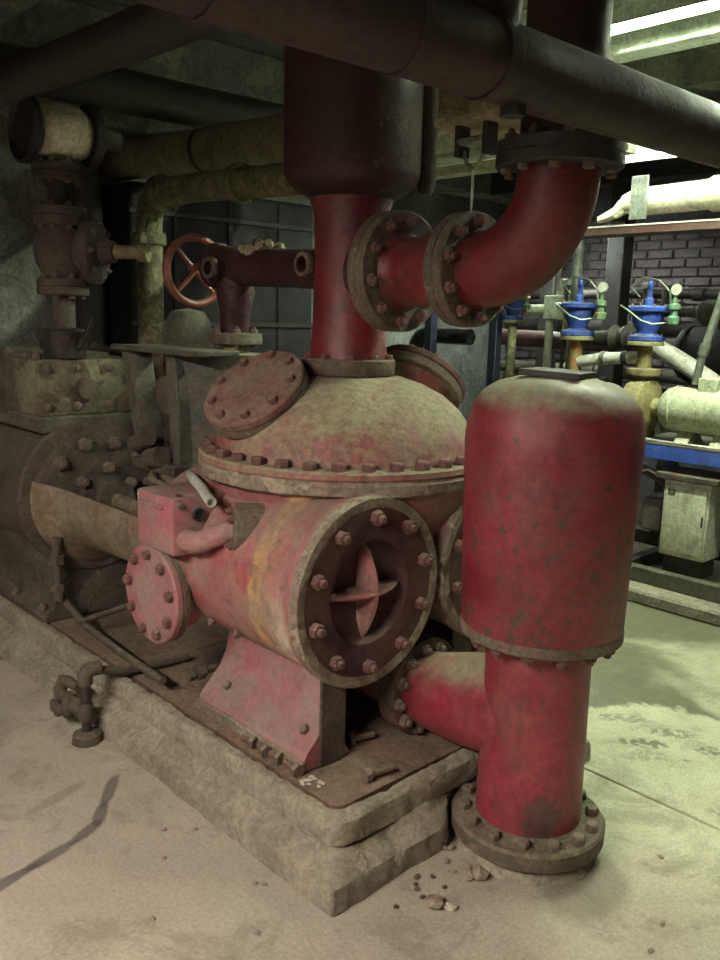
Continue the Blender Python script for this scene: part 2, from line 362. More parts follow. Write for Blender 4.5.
# ================================================================== THE ROOM
X0, X1, Y0, Y1, ZC = -3.6, 5.5, -4.2, 3.7, 3.15
fl = struct('floor', box(new(), (X0, Y0, -.12), (X1, Y1, -.03)), 'floor_concrete')
for (x0, x1, y0, y1) in [(X0, 1.170, Y0, Y1), (1.178, X1, Y0, Y1)]:
    bm = new(); box(bm, (x0, y0, -.05), (x1, y1, 0), .004)
    struct('slab', bm, 'floor_concrete', fl)
struct('ceiling', box(new(), (X0, Y0, ZC), (X1, Y1, ZC+.15)), 'ceiling_plaster')
wb = struct('wall_back', box(new(), (X0, Y1, 0), (X1+.2, Y1+.2, ZC)), 'plaster')
wr = struct('wall_right', box(new(), (X1, Y0, 0), (X1+.2, Y1, ZC)), 'mortar')
struct('wall_left', box(new(), (X0-.2, Y0, 0), (X0, Y1, ZC)), 'brick_clay')
struct('wall_front', box(new(), (X0, Y0-.2, 0), (X1, Y0, ZC)), 'brick_clay')
# bricks of the right hand wall, as far as the machines leave it open to view
bm = new(); box(bm, (-.02, -.107, -.031), (.02, .107, .031), .005); brick_me = finish(bm, 'brick', 30); brick_me.materials.append(MATS['brick_clay'])
for c in range(20):
    for i in range(11):
        o = bpy.data.objects.new('brick', brick_me); COL.objects.link(o); o.parent = wr
        o.location = (X1-.008+random.uniform(-.006, .006), 1.25+i*.226+(.113 if c % 2 else 0), .92+c*.074)
        o.rotation_euler = (random.uniform(-.01, .01), 0, random.uniform(-.015, .015))
# ceiling joists
for i, (x, dz, wd) in enumerate([(-2.2, .3, .16), (-1.1, .22, .2), (.25, .3, .16), (3.5, .3, .18)]):
    struct('trim_%d' % (i+1), box(new(), (x, Y0+.01, ZC-dz), (x+wd, Y1-.01, ZC), .01), 'ceiling_plaster')
struct('trim_5', box(new(), (X0+.01, 3.2, ZC-.6), (X1-.01, 3.45, ZC), .01), 'ceiling_plaster')
struct('trim_7', box(new(), (2.60, -2.5, 2.82), (2.76, 1.7, ZC), .01), 'white_enamel')
# pale pilaster on the back wall, left of the machines
struct('trim_6', box(new(), (-.6, Y1-.06, 0), (1.38, Y1, ZC), .015), 'plaster')

# ================================================================== CEILING LAMPS
def lamp(name, label, x, y0, y1, z, glow, tubes=(-.05, .05), w=.11, suspended=True):
    t = thing(name, label, 'lamp', (x, (y0+y1)/2, z))
    bm = new()
    prism(bm, [(-w, -.03), (-w+.012, -.03), (-w*.55, .035), (w*.55, .035), (w-.012, -.03), (w, -.03), (w*.6, .055), (-w*.6, .055)], y0, y1, Matrix.Translation((x, 0, z)) @ Matrix(((1, 0, 0, 0), (0, 0, 1, 0), (0, 1, 0, 0), (0, 0, 0, 1))))
    part('reflector', bm, 'white_enamel', t)
    part('housing', box(new(), (x-.045, y0+.02, z+.05), (x+.045, y1-.02, z+.11), .004), 'white_enamel', t)
    for d in tubes:
        tb = part('tube', cyl(new(), (x+d, y0+.03, z+.0), (0, 1, 0), .015, y1-y0-.06, 12), glow, t)
        bm = new(); cyl(bm, (x+d, y0+.012, z), (0, 1, 0), .017, .03, 12); cyl(bm, (x+d, y1-.042, z), (0, 1, 0), .017, .03, 12)
        part('end_cap', bm, 'white_enamel', t)
    for yy in (y0+.25, y1-.25):
        part('hanger', cyl(new(), (x, yy, z+.10), (0, 0, 1), .006, ZC-z-.09, 8), 'galvanised', t)
    return t
lamp('fluorescent_lamp', 'white twin-tube fluorescent lamp at the top right corner, nearest the pump', 2.42, -.82, .96, 2.90, 'tube_glow', (0,), .07)
lamp('fluorescent_lamp', 'glaring fluorescent lamp beyond the dark overhead pipe, above the blue valves', 3.1, .2, 1.75, 2.455, 'far_tube_glow')
lamp('fluorescent_lamp', 'assumed short fluorescent lamp hidden behind the red elbow, before the brick wall', 4.36, 2.05, 2.85, 2.34, 'assumed_corner_tube_glow').rotation_euler.z = PI/2  # assumed lamp, hidden from view, added to brighten the back wall corner
lamp('fluorescent_lamp', 'assumed warm fluorescent lamp hanging over the aisle behind the viewer', -2.4, -1.25, .65, 2.35, 'assumed_warm_tube_glow')  # assumed lamp, never in view, added to light the pump's left side and floor

# ================================================================== PLINTH AND TRAY
AX, AY = .663, -.135        # axis of the air chamber post
def clear_post(bm):
    for v in bm.verts:
        d = Vector((v.co.x-AX, v.co.y-AY, 0))
        if d.length < .24 and d.length > 1e-3: d = d.normalized()*.24; v.co.x = AX+d.x; v.co.y = AY+d.y
t = thing('plinth', 'rough concrete plinth with rusty drip tray under the red pump', 'plinth', (.9, 1.7, 0))
PX, PY = 1.25, 3.12
def rrect(x0, x1, y0, y1, r, n=5):
    out = []
    for cx, cy, a in ((x1-r, y0+r, -PI/2), (x1-r, y1-r, 0), (x0+r, y1-r, PI/2), (x0+r, y0+r, PI)):
        for i in range(n+1): out.append((cx+r*math.cos(a+PI/2*i/n), cy+r*math.sin(a+PI/2*i/n)))
    return out
def loft(bm, loops, close_top=False, close_bot=True, sub=.05):
    """stack of closed outlines [(points, z)], edges divided so the surface can be roughened"""
    def dense(p):
        o = []
        for i in range(len(p)):
            a = Vector(p[i]); b = Vector(p[(i+1) % len(p)]); L = (b-a).length; k = cnts[i]
            for j in range(k): o.append(a+(b-a)*j/k)
        return o
    p0 = loops[0][0]; cnts = [max(1, int((Vector(p0[(i+1) % len(p0)])-Vector(p0[i])).length/sub)) for i in range(len(p0))]
    rings = [(dense(p), z) for p, z in loops]; full = [rings[0]]
    for (pa, za), (pb, zb) in zip(rings, rings[1:]):
        k = max(1, int(((pa[0]-pb[0]).length+abs(za-zb))/sub))
        for j in range(1, k+1): full.append(([x.lerp(y, j/k) for x, y in zip(pa, pb)], za+(zb-za)*j/k))
    R = [[bm.verts.new((q.x, q.y, z)) for q in p] for p, z in full]; n = len(R[0])
    for A, B in zip(R, R[1:]):
        for i in range(n): bm.faces.new((A[i], A[(i+1) % n], B[(i+1) % n], B[i]))
    if close_bot: bm.faces.new(R[0])
    if close_top: bm.faces.new(R[-1])
    return bm
def O(d, r): return rrect(d, PX-d, d, PY-d, r)
bm = loft(new(), [(O(0, .012), 0.0), (O(.0, .012), .035), (O(.004, .014), .07), (O(.03, .02), .085), (O(.055, .03), .10), (O(.07, .04), .115), (O(.12, .04), .118)], True, sub=.018)
roughen(bm, .014, 5); roughen(bm, .007, 22, seed=3); clear_post(bm); part('footing', bm, 'concrete', t)
bm = loft(new(), [(O(.085, .05), .10), (O(.085, .05), .112), (O(.068, .06), .122), (O(.064, .06), .165), (O(.068, .06), .192), (O(.080, .055), .203), (O(.108, .05), .205), (O(.112, .05), .20), (O(.112, .05), .118)], False, False, sub=.018)
roughen(bm, .006, 7); roughen(bm, .004, 28, seed=5); part('rim', bm, 'concrete', t)
tr = part('drip_tray', loft(new(), [(O(.134, .04), .11), (O(.134, .04), .195), (O(.142, .04), .199)], True, True), 'tray_rust', t)
# joint lap across the tray
part('tray_seam', box(new(), (.145, 1.345, .197), (1.10, 1.36, .202)), 'tray_rust', tr)
TZ = .20

# ================================================================== THE PUMP
PB = (.655, .70, TZ)
pump = thing('pump', 'big red duplex reciprocating pump with bolted dome on concrete plinth', 'pump', PB)
Yp, Ym = (0, 1, 0), (0, -1, 0)
for bx_, side in ((.355, -1), (.955, 1)):
    bz = .75
    bm = new()
    lathe(bm, [(.20, .02), (.287, .02), (.290, .03), (.283, .06), (.276, .09), (.274, .15), (.274, .80), (.268, .84), (.25, .87), (0, .88)], 64, frame((bx_, .25, bz), Yp), cap=False)
    bar = part('barrel', bm, 'pump_paint', pump)
    part('barrel_lip', lathe(new(), [(.25, .02), (.25, 0), (.264, -.006), (.284, -.006), (.290, .002), (.291, .022), (.27, .024)], 64, frame((bx_, .25, bz), Yp), cap=False), 'chest_flange_iron', bar)
    # end cover with dished centre and crossed ribs
    bm = new()
    lathe(bm, [(0, -.050), (.10, -.046), (.145, -.03), (.158, .0), (.168, .004), (.255, .004), (.262, -.002), (.262, -.03), (0, -.06)], 56, frame((bx_, .252, bz), Ym), cap=False)
    cov = part('end_cover', bm, 'cover_dark', pump)
    for ax, th in (((0, 0, 1), .026), ((1, 0, 0), .022)):
        ax = Vector(ax); sd = Vector((1, 0, 0)) if ax.z else Vector((0, 0, 1)); bm = new(); prev = None
        for i in range(15):
            f = -1+2*i/14; w_ = th*.5*(1-.55*f*f); yf = .252+.028-.060*(1-f*f)
            q = [Vector((bx_, 0, bz))+ax*(.150*f)+sd*o_+Vector((0, y_, 0)) for o_, y_ in ((-w_, .30), (-w_*.8, yf+.006), (0, yf), (w_*.8, yf+.006), (w_, .30))]
            q = [bm.verts.new(p) for p in q]
            if prev:
                for j in range(4): bm.faces.new((prev[j], prev[j+1], q[j+1], q[j]))
                bm.faces.new((prev[4], prev[0], q[0], q[4]))
            else: bm.faces.new(q)
            prev = q
        bm.faces.new(prev); part('rib', bm, 'pump_paint', cov)
    bolts(cov, (bx_, .246, bz), Ym, .226, 10, .0225, 'bolt_red', 'nut', ph=.28)
    # saddle foot
    sx = 1 if side < 0 else -1
    poly = [(.155-bx_ if side < 0 else bx_-1.155, 0)]
    base0 = -.178; poly = [(base0, 0), (base0-.004, .045), (base0+.01, .058), (base0+.085, .135), (base0+.10, .15), (base0+.115, .175), (base0+.145, .34), (.0, .34), (-.03, .15), (-.02, .04), (.02, 0)]
    poly = [(x*sx, z) for x, z in poly]
    bm = new(); prism(bm, poly, .33, .90, Matrix.Translation((bx_, 0, TZ)) @ Matrix(((1, 0, 0, 0), (0, 0, 1, 0), (0, 1, 0, 0), (0, 0, 0, 1))), .006)
    ft = part('foot', bm, 'pink_paint', pump)
    part('end_web', box(new(), (bx_-.12, .322, TZ+.002), (bx_-.02, .335, TZ+.30), .003), 'dirty_iron', ft)
    part('base_lip', box(new(), (bx_+sx*base0-.012, .328, TZ), (bx_+sx*base0+.012, .902, TZ+.040), .004), 'chest_flange_iron', ft)
    nx = Vector((-.71*sx, 0, .71))
    for yy in (.39, .80): bolt(ft, (bx_+sx*(base0+.052), yy, TZ+.10), nx, .017, 'bolt_iron')
    for yy in (.62, .76): bolt(bar, (bx_-sx*.212, yy, bz-.182), (-.75*sx, 0, -.65), .014, 'bolt_red', 'nut')
# bowl-shaped valve chest between and above the barrels
bm = new(); lathe(bm, [(0, .50), (.20, .50), (.27, .62), (.33, .74), (.40, .86), (.45, .95), (.472, 1.0), (.48, 1.035)], 64, Matrix.Translation((.655, .70, 0)), cap=False)
part('valve_chest', bm, 'pump_paint', pump)
bm = new(); lathe(bm, [(.40, 1.02), (.495, 1.02), (.507, 1.028), (.508, 1.058), (.500, 1.066), (.500, 1.070), (.40, 1.070)], 72, Matrix.Translation((.655, .70, 0)), cap=False)
roughen(bm, .004, 14); part('chest_flange', bm, 'chest_flange_iron', pump)
bm = new(); lathe(bm, [(.40, 1.070), (.500, 1.070), (.506, 1.076), (.504, 1.092), (.497, 1.098), (.452, 1.100), (.446, 1.112), (.44, 1.145), (.42, 1.19), (.385, 1.238), (.33, 1.285), (.26, 1.32), (.19, 1.343), (.13, 1.352), (.10, 1.352)], 72, Matrix.Translation((.655, .70, 0)), cap=False)
dome = part('dome', bm, 'dome_paint', pump)
bolts(dome, (.655, .70, 1.099), (0, 0, 1), .472, 34, .0225, 'bolt_red', 'hex', ph=.05)
# two tilted hand-hole hatches on the dome
for n_, d, mt in (((-.633, -.11, .766), (.300, .755, 1.310), 'pink_paint'), ((.66, .08, .75), (1.03, .70, 1.33), 'flange_iron')):
    n_ = Vector(n_).normalized(); c = Vector(d)
    bm = new(); lathe(bm, [(.16, -.30), (.145, -.08), (.15, -.05)], 48, frame(c, n_), cap=False)
    part('hatch_neck', bm, 'dome_paint', pump)
    bm = new(); lathe(bm, [(.10, -.055), (.170, -.055), (.174, -.05), (.174, -.022), (.170, -.019), (.10, -.019)], 48, frame(c, n_), cap=False)
    hf = part('hatch_flange', bm, 'flange_iron', pump)
    bm = new(); lathe(bm, [(0, -.019), (.172, -.019), (.176, -.015), (.176, .004), (.171, .009), (.12, .011), (0, .011)], 48, frame(c, n_), cap=False)
    hc = part('hatch_cover', bm, 'cover_dark' if mt != 'pink_paint' else 'hatch_paint', pump)
    bolts(hc, c+n_*.010, n_, .142, 9, .0165, 'bolt_red', 'hex', ph=.3)
# round side cover low on the near barrel
c = Vector((.035, .965, .625))
bm = new(); lathe(bm, [(.135, -.12), (.14, -.055)], 40, frame(c+Vector((.055, 0, 0))*0, (-1, 0, 0)), cap=False); part('cover_neck', bm, 'pump_paint', pump)
bm = new(); lathe(bm, [(.08, -.055), (.160, -.055), (.167, -.05), (.167, -.030), (.163, -.026), (.08, -.026)], 48, frame(c, (-1, 0, 0)), cap=False)
part('side_flange', bm, 'flange_iron', pump)
bm = new(); lathe(bm, [(0, -.026), (.163, -.026), (.168, -.022), (.168, -.004), (.163, .002), (0, .002)], 48, frame(c, (-1, 0, 0)), cap=False)
sc = part('side_cover', bm, 'pink_paint', pump)
bolts(sc, c+Vector((-.001, 0, 0)), (-1, 0, 0), .135, 9, .0185, 'bolt_red', 'hex', ph=.2)
# box-shaped manifold with a bend into the barrel
bm = new(); box(bm, (.005, .765, .80), (.22, .99, .985), .012, seg=2); mb = part('manifold_box', bm, 'pink_paint', pump)
part('rib', box(new(), (-.004, .82, .94), (.01, .96, .952), .004), 'pink_paint', mb)
bm = new(); lathe(bm, [(.016, 0), (.022, 0), (.022, .01), (.016, .01), (.016, .002), (0, .002)], 16, frame((.095, .766, .925), Ym), cap=False); part('port', bm, 'black_iron', mb)
for p in ((.03, .98), (.15, .98)): bolt(mb, (p[0], .79, .985), (0, 0, 1), .012, 'bolt_iron')
for p in ((.03, .96), (.145, .96), (.03, .83)): bolt(mb, (p[0], .766, p[1]), Ym, .011, 'bolt_iron')
bm = new(); tube(bm, [(.05, .80, .85), (.05, .76, .85), (.045, .72, .852), (.05, .68, .862), (.075, .65, .88), (.11, .63, .895), (.16, .61, .905)], .034, 20); part('bend_pipe', bm, 'pink_paint', pump)
bd = Vector((-.86, .48, .05)).normalized(); bc = Vector((.125, .625, .905))
bm = new(); lathe(bm, [(.078, -.16), (.078, -.005), (.072, 0), (0, 0)], 32, frame(bc, bd), cap=False); bo = part('boss_flange', bm, 'flange_iron', pump)
bolts(bo, bc, bd, .058, 4, .014, 'bolt_red', 'nut', ph=.7)
# drain cock at the heel of the near foot
bm = new(); tube(bm, [(.30, .96, .30), (.21, .96, .30), (.19, .96, .295)], .015, 12); lathe(bm, [(.027, 0), (.027, .03)], 6, frame((.235, .96, .30), (-1, 0, 0))); lathe(bm, [(.022, 0), (.022, .02)], 6, frame((.19, .96, .30), (-1, 0, 0)))
part('drain_cock', bm, 'dirty_iron', pump)
# suction stub and flange that meet the air chamber branch
SZ = .355
bm = new(); tube(bm, [(.655, .75, .45), (.655, .58, .38), (.655, .46, SZ+.01), (.655, .345, SZ)], [.15, .13, .118, .118], 32); part('suction_stub', bm, 'pump_paint', pump)
bm = new(); lathe(bm, [(.09, 0), (.158, 0), (.162, .004), (.162, .032), (.158, .036), (.09, .036)], 48, frame((.655, .350, SZ), Ym), cap=False); part('suction_flange', bm, 'flange_iron', pump)

# grey conduit end resting on the manifold
single('conduit_stub', tube(new(), [(.21, .99, 1.003), (.17, .90, 1.003), (.12, .78, 1.003), (.075, .66, .985)], .0165, 16, hollow=.72), 'bright_pipe', 'short grey conduit end lying across the manifold box of the pump', 'conduit', (.16, .85, 1.0))

# ================================================================== AIR CHAMBER
ac = thing('air_chamber', 'tall red dome-topped air chamber on a flanged post right of pump', 'tank', (AX, AY, 0))
A = Matrix.Translation((AX, AY, 0))
bm = new(); lathe(bm, [(.12, .70), (.225, .702), (.229, .712), (.238, 1.10), (.242, 1.22), (.238, 1.275), (.225, 1.32), (.198, 1.358), (.16, 1.382), (.11, 1.396), (.05, 1.402), (0, 1.403)], 72, A, cap=False)
tk = part('tank', bm, 'tank_red', ac)
bm = new(); lathe(bm, [(.14, .672), (.224, .672), (.231, .678), (.231, .699), (.227, .705), (.14, .705)], 64, A, cap=False); rb = part('tank_flange', bm, 'flange_iron', ac)
bolts(rb, (AX, AY, .673), (0, 0, -1), .198, 14, .021, 'bolt_red', 'nut')
bm = new(); lathe(bm, [(.155, .09), (.1545, .12), (.152, .4), (.150, .68)], 56, A); part('post', bm, 'post_red', ac)
bm = new(); tube(bm, [(AX, AY+.02, .41), (AX, AY+.13, .395), (AX-.001, AY+.24, .375), (AX-.003, AY+.33, .36), (.655, .278, SZ), (.655, .314, SZ)], [.150, .150, .145, .133, .120, .116], 40); part('branch', bm, 'post_red', ac)
bm = new(); lathe(bm, [(.10, 0), (.160, 0), (.163, .004), (.163, .030), (.158, .034), (.10, .034)], 48, frame((.655, .314, SZ), Ym), cap=False)
for v in bm.verts: v.co += Vector((0, .034, 0))*0
bf = part('branch_flange', bm, 'flange_iron', ac)
bolts(bf, (.655, .281, SZ), Ym, .136, 12, .021, 'bolt_iron', 'nut', ph=.15)
bm = new(); lathe(bm, [(.14, .045), (.218, .045), (.225, .052), (.226, .094), (.219, .102), (.165, .104), (.155, .112), (.14, .112)], 64, A, cap=False); roughen(bm, .002, 15)
pf = part('base_flange', bm, 'flange_iron', ac)
bolts(pf, (AX, AY, .103), (0, 0, 1), .192, 14, .020, 'bolt_iron', 'hex', ph=.1)
bm = new(); lathe(bm, [(.21, .0), (.20, .02), (.185, .046), (0, .046)], 48, A, cap=False); roughen(bm, .008, 12); part('grout_pad', bm, 'concrete', ac)
part('plug', cyl(new(), (AX+.06, AY-.10, 1.375), (.1, -.1, 1), .013, .028, 10), 'black_iron', ac)
bm = new(); box(bm, (-.065, -.085, 0), (.065, .085, .017), .002, Matrix.Translation((AX-.01, AY-.005, 1.400)) @ Matrix.Rotation(.22, 4, 'Z') @ Matrix.Rotation(.03, 4, 'X'))
single('steel_plate', bm, 'black_iron', 'small black steel plate lying on top of the red air chamber', 'plate', (AX, AY, 1.40))

# ================================================================== DISCHARGE COLUMN AND ELBOW
dc = thing('discharge_column', 'dark red discharge column with wide upper vessel rising from pump dome', 'pipe column', (.655, .70, 1.352))
D = Matrix.Translation((.655, .70, 0))
bm = new(); lathe(bm, [(.10, 1.352), (.158, 1.352), (.161, 1.357), (.161, 1.400), (.157, 1.405), (.12, 1.405)], 48, D, cap=False); nf = part('base_flange', bm, 'flange_iron', dc)
bolts(nf, (.655, .70, 1.404), (0, 0, 1), .142, 10, .015, 'bolt_red', 'hex', ph=.25)
bm = new(); lathe(bm, [(.135, 1.40), (.128, 1.45), (.122, 1.52), (.12, 1.80), (.125, 1.88), (.14, 1.925)], 48, D); part('column', bm, 'elbow_red', dc)
bm = new(); lathe(bm, [(.10, 1.915), (.14, 1.92), (.19, 1.95), (.216, 1.975), (.224, 2.0), (.224, 2.60)], 56, D); part('vessel', bm, 'shaded_red', dc)
bm = new(); lathe(bm, [(0, 2.0-.06), (.02, 2.0-.055), (.03, 1.97), (.03, 2.45)], 16, Matrix.Translation((.655+.19, .70-.155, 0))); part('gauge_pipe', bm, 'grey_iron', dc)
FZ = 1.685
bm = new(); lathe(bm, [(.105, 0), (.105, .13)], 40, frame((.655, .62, FZ), Ym)); part('side_branch', bm, 'shaded_red', dc)
bm = new(); lathe(bm, [(.09, 0), (.180, 0), (.186, .005), (.186, .030), (.181, .035), (.09, .035)], 56, frame((.655, .515, FZ), Ym), cap=False)
fa = part('branch_flange', bm, 'flange_iron', dc)
el = thing('elbow_pipe', 'red flanged elbow pipe turning upward above the air chamber', 'pipe', (.655, .20, FZ-.19))
bm = new(); lathe(bm, [(.09, 0), (.181, 0), (.186, .005), (.186, .030), (.181, .035), (.09, .035)], 56, frame((.655, .480, FZ), Ym), cap=False)
f1 = part('spool_flange', bm, 'flange_iron', el)
bolts(f1, (.655, .445, FZ), Ym, .152, 10, .019, 'bolt_red', 'nut', ph=.2)
part('spool', lathe(new(), [(.125, 0), (.108, .02), (.104, .05), (.104, .26)], 40, frame((.655, .45, FZ), Ym)), 'elbow_red', el)
bm = new(); lathe(bm, [(.09, 0), (.158, 0), (.163, .004), (.163, .030), (.158, .034), (.09, .034)], 56, frame((.655, .223, FZ), Ym), cap=False); part('spool_flange', bm, 'flange_iron', el)
bm = new(); lathe(bm, [(.09, 0), (.158, 0), (.163, .004), (.163, .030), (.158, .034), (.09, .034)], 56, frame((.655, .189, FZ), Ym), cap=False); f2 = part('elbow_flange', bm, 'flange_iron', el)
bolts(f2, (.655, .156, FZ), Ym, .136, 10, .019, 'bolt_red', 'nut', ph=.4)
EB = .24; ey = .14
pts = [(.655, .20, FZ)] + [tuple(p) for p in arc((.655, ey, FZ+EB), (0, 0, -1), (0, -1, 0), EB, 0, PI/2, 14)] + [(.655, ey-EB, FZ+EB+.02)]
part('elbow', tube(new(), pts, .108, 40), 'elbow_red', el)
VZ = FZ+EB+.01; VY = ey-EB
bm = new(); lathe(bm, [(.09, 0), (.160, 0), (.165, .005), (.165, .032), (.09, .032)], 48, Matrix.Translation((.655, VY, VZ)), cap=False); f3 = part('top_flange', bm, 'black_iron', el)
bolts(f3, (.655, VY, VZ+.001), (0, 0, -1), .138, 10, .016, 'bolt_iron', 'hex', ph=.1)
rp = thing('riser_pipe', 'dark vertical riser pipe bolted on top of the red elbow', 'pipe', (.655, VY, VZ+.032))
bm = new(); lathe(bm, [(.09, .032), (.160, .032), (.165, .036), (.165, .064), (.09, .066)], 48, Matrix.Translation((.655, VY, VZ)), cap=False); f4 = part('riser_flange', bm, 'black_iron', rp)
bolts(f4, (.655, VY, VZ+.066), (0, 0, 1), .138, 10, .016, 'bolt_iron', 'nut', ph=.1)
part('riser', cyl(new(), (.655, VY, VZ+.06), (0, 0, 1), .106, ZC-VZ-.06, 40), 'overhead_iron', rp)

# overhead pipe crossing the view and its hanger
op = thing('overhead_pipe', 'thick dark overhead pipe crossing in front of the red vessel', 'pipe', (.3, -.35, 2.03))
zz = lambda x: 2.034+.008*(x-.3)
pts = [(-.86, -.35, 2.60)] + [(-.86+.16-.16*math.cos(a), -.35, zz(-.7)+.16-.16*math.sin(a)) for a in [i*PI/2/8 for i in range(9)]] + [(x, -.35, zz(x)) for x in (-.55, -.2, .3, 1.0, 2.2, 3.6, 5.45)]
part('pipe_run', tube(new(), pts, .073, 32), 'overhead_iron', op)
for x in (-.60, -.21, .02):
    bm = new(); tube(bm, [(x-.008, -.35, zz(x)), (x+.008, -.35, zz(x))], .077, 32); part('weld_bead', bm, 'overhead_iron', op)
bm = new(); tube(bm, [(.12, -.35, zz(.12)-.05), (.12, -.35, zz(.12)-.085)], .02, 10); lathe(bm, [(.026, 0), (.026, .02)], 6, frame((.12, -.35, zz(.12)-.07), (0, 0, -1))); part('drain_plug', bm, 'black_iron', op)
# branch rising from the overhead pipe
bm = new(); tube(bm, [(.02, -.35, zz(0)+.03), (.06, -.34, 2.2), (.14, -.33, 2.45), (.16, -.33, ZC-.01)], .06, 24); part('rising_branch', bm, 'overhead_iron', op)

# ================================================================== RED MANIFOLD WITH HANDWHEEL
gv = thing('gate_valve', 'dark red cross manifold with copper-rimmed handwheel left of the column', 'valve', (.655, 1.33, 1.45))
MZ = 1.715
part('manifold', tube(new(), [(.655, .80, MZ-.015), (.655, 1.0, MZ-.008), (.655, 1.3, MZ), (.655, 1.46, MZ+.01)], [.07, .068, .07, .082], 28), 'shaded_red', gv)
for yy in (1.36, .80):
    part('socket', tube(new(), [(.655, yy, MZ-.005), (.53, yy, MZ-.005)], .036, 20, hollow=.7), 'shaded_red', gv)
    part('socket_ring', lathe(new(), [(.027, 0), (.039, 0), (.042, .006), (.042, .020), (.039, .026), (.027, .026)], 24, frame((.552, yy, MZ-.005), (-1, 0, 0)), cap=False), 'flange_iron', gv)
bm = new(); tube(bm, [(.655, 1.36, MZ), (.655, 1.36, 1.62), (.66, 1.37, 1.55), (.66, 1.37, 1.47)], [.06, .075, .06, .055], 24); part('valve_body', bm, 'shaded_red', gv)
part('spindle', cyl(new(), (.655, 1.44, MZ+.01), Yp, .016, .24, 12), 'copper_red', gv)
part('bonnet', lathe(new(), [(.075, 0), (.09, .01), (.09, .035), (.045, .05), (.03, .10)], 24, frame((.655, 1.45, MZ+.01), Yp)), 'shaded_red', gv)
hw = Vector((.655, 1.645, MZ-.005))
ring = arc(hw, (1, 0, 0), (0, 0, 1), .135, 0, 2*PI, 40)[:-1]
bm = new(); R = []
for i, p in enumerate(ring):
    rad = (p-hw).normalized(); R.append([bm.verts.new(p+.017*(math.cos(a)*rad+math.sin(a)*Vector(Yp))) for a in [2*PI*k/10 for k in range(10)]])
for i in range(40):
    for k in range(10): bm.faces.new((R[i][k], R[(i+1) % 40][k], R[(i+1) % 40][(k+1) % 10], R[i][(k+1) % 10]))
wh = part('handwheel', bm, 'copper_red', gv)
for i in range(4):
    a = PI/4+i*PI/2; part('spoke', tube(new(), [hw+Vector((0, .0, 0)), hw+Vector((math.cos(a), 0, math.sin(a)))*.135], .010, 8), 'copper_red', wh)
bm = new()
for i in range(14):
    a = i*.9; c = Vector((.64+.04*math.cos(a*1.7), 1.12+.16*i/14, MZ+.066+.012*math.sin(a)))
    lathe(bm, [(.012, -.012), (.026, 0), (.018, .016), (0, .02)], 7, Matrix.Translation(c) @ Matrix.Rotation(a, 4, 'Y'), cap=False)
roughen(bm, .008, 30); single('rag', bm, 'lagging', 'crumpled dusty rag lying on the dark red manifold', 'rag', (.64, 1.2, MZ+.06))

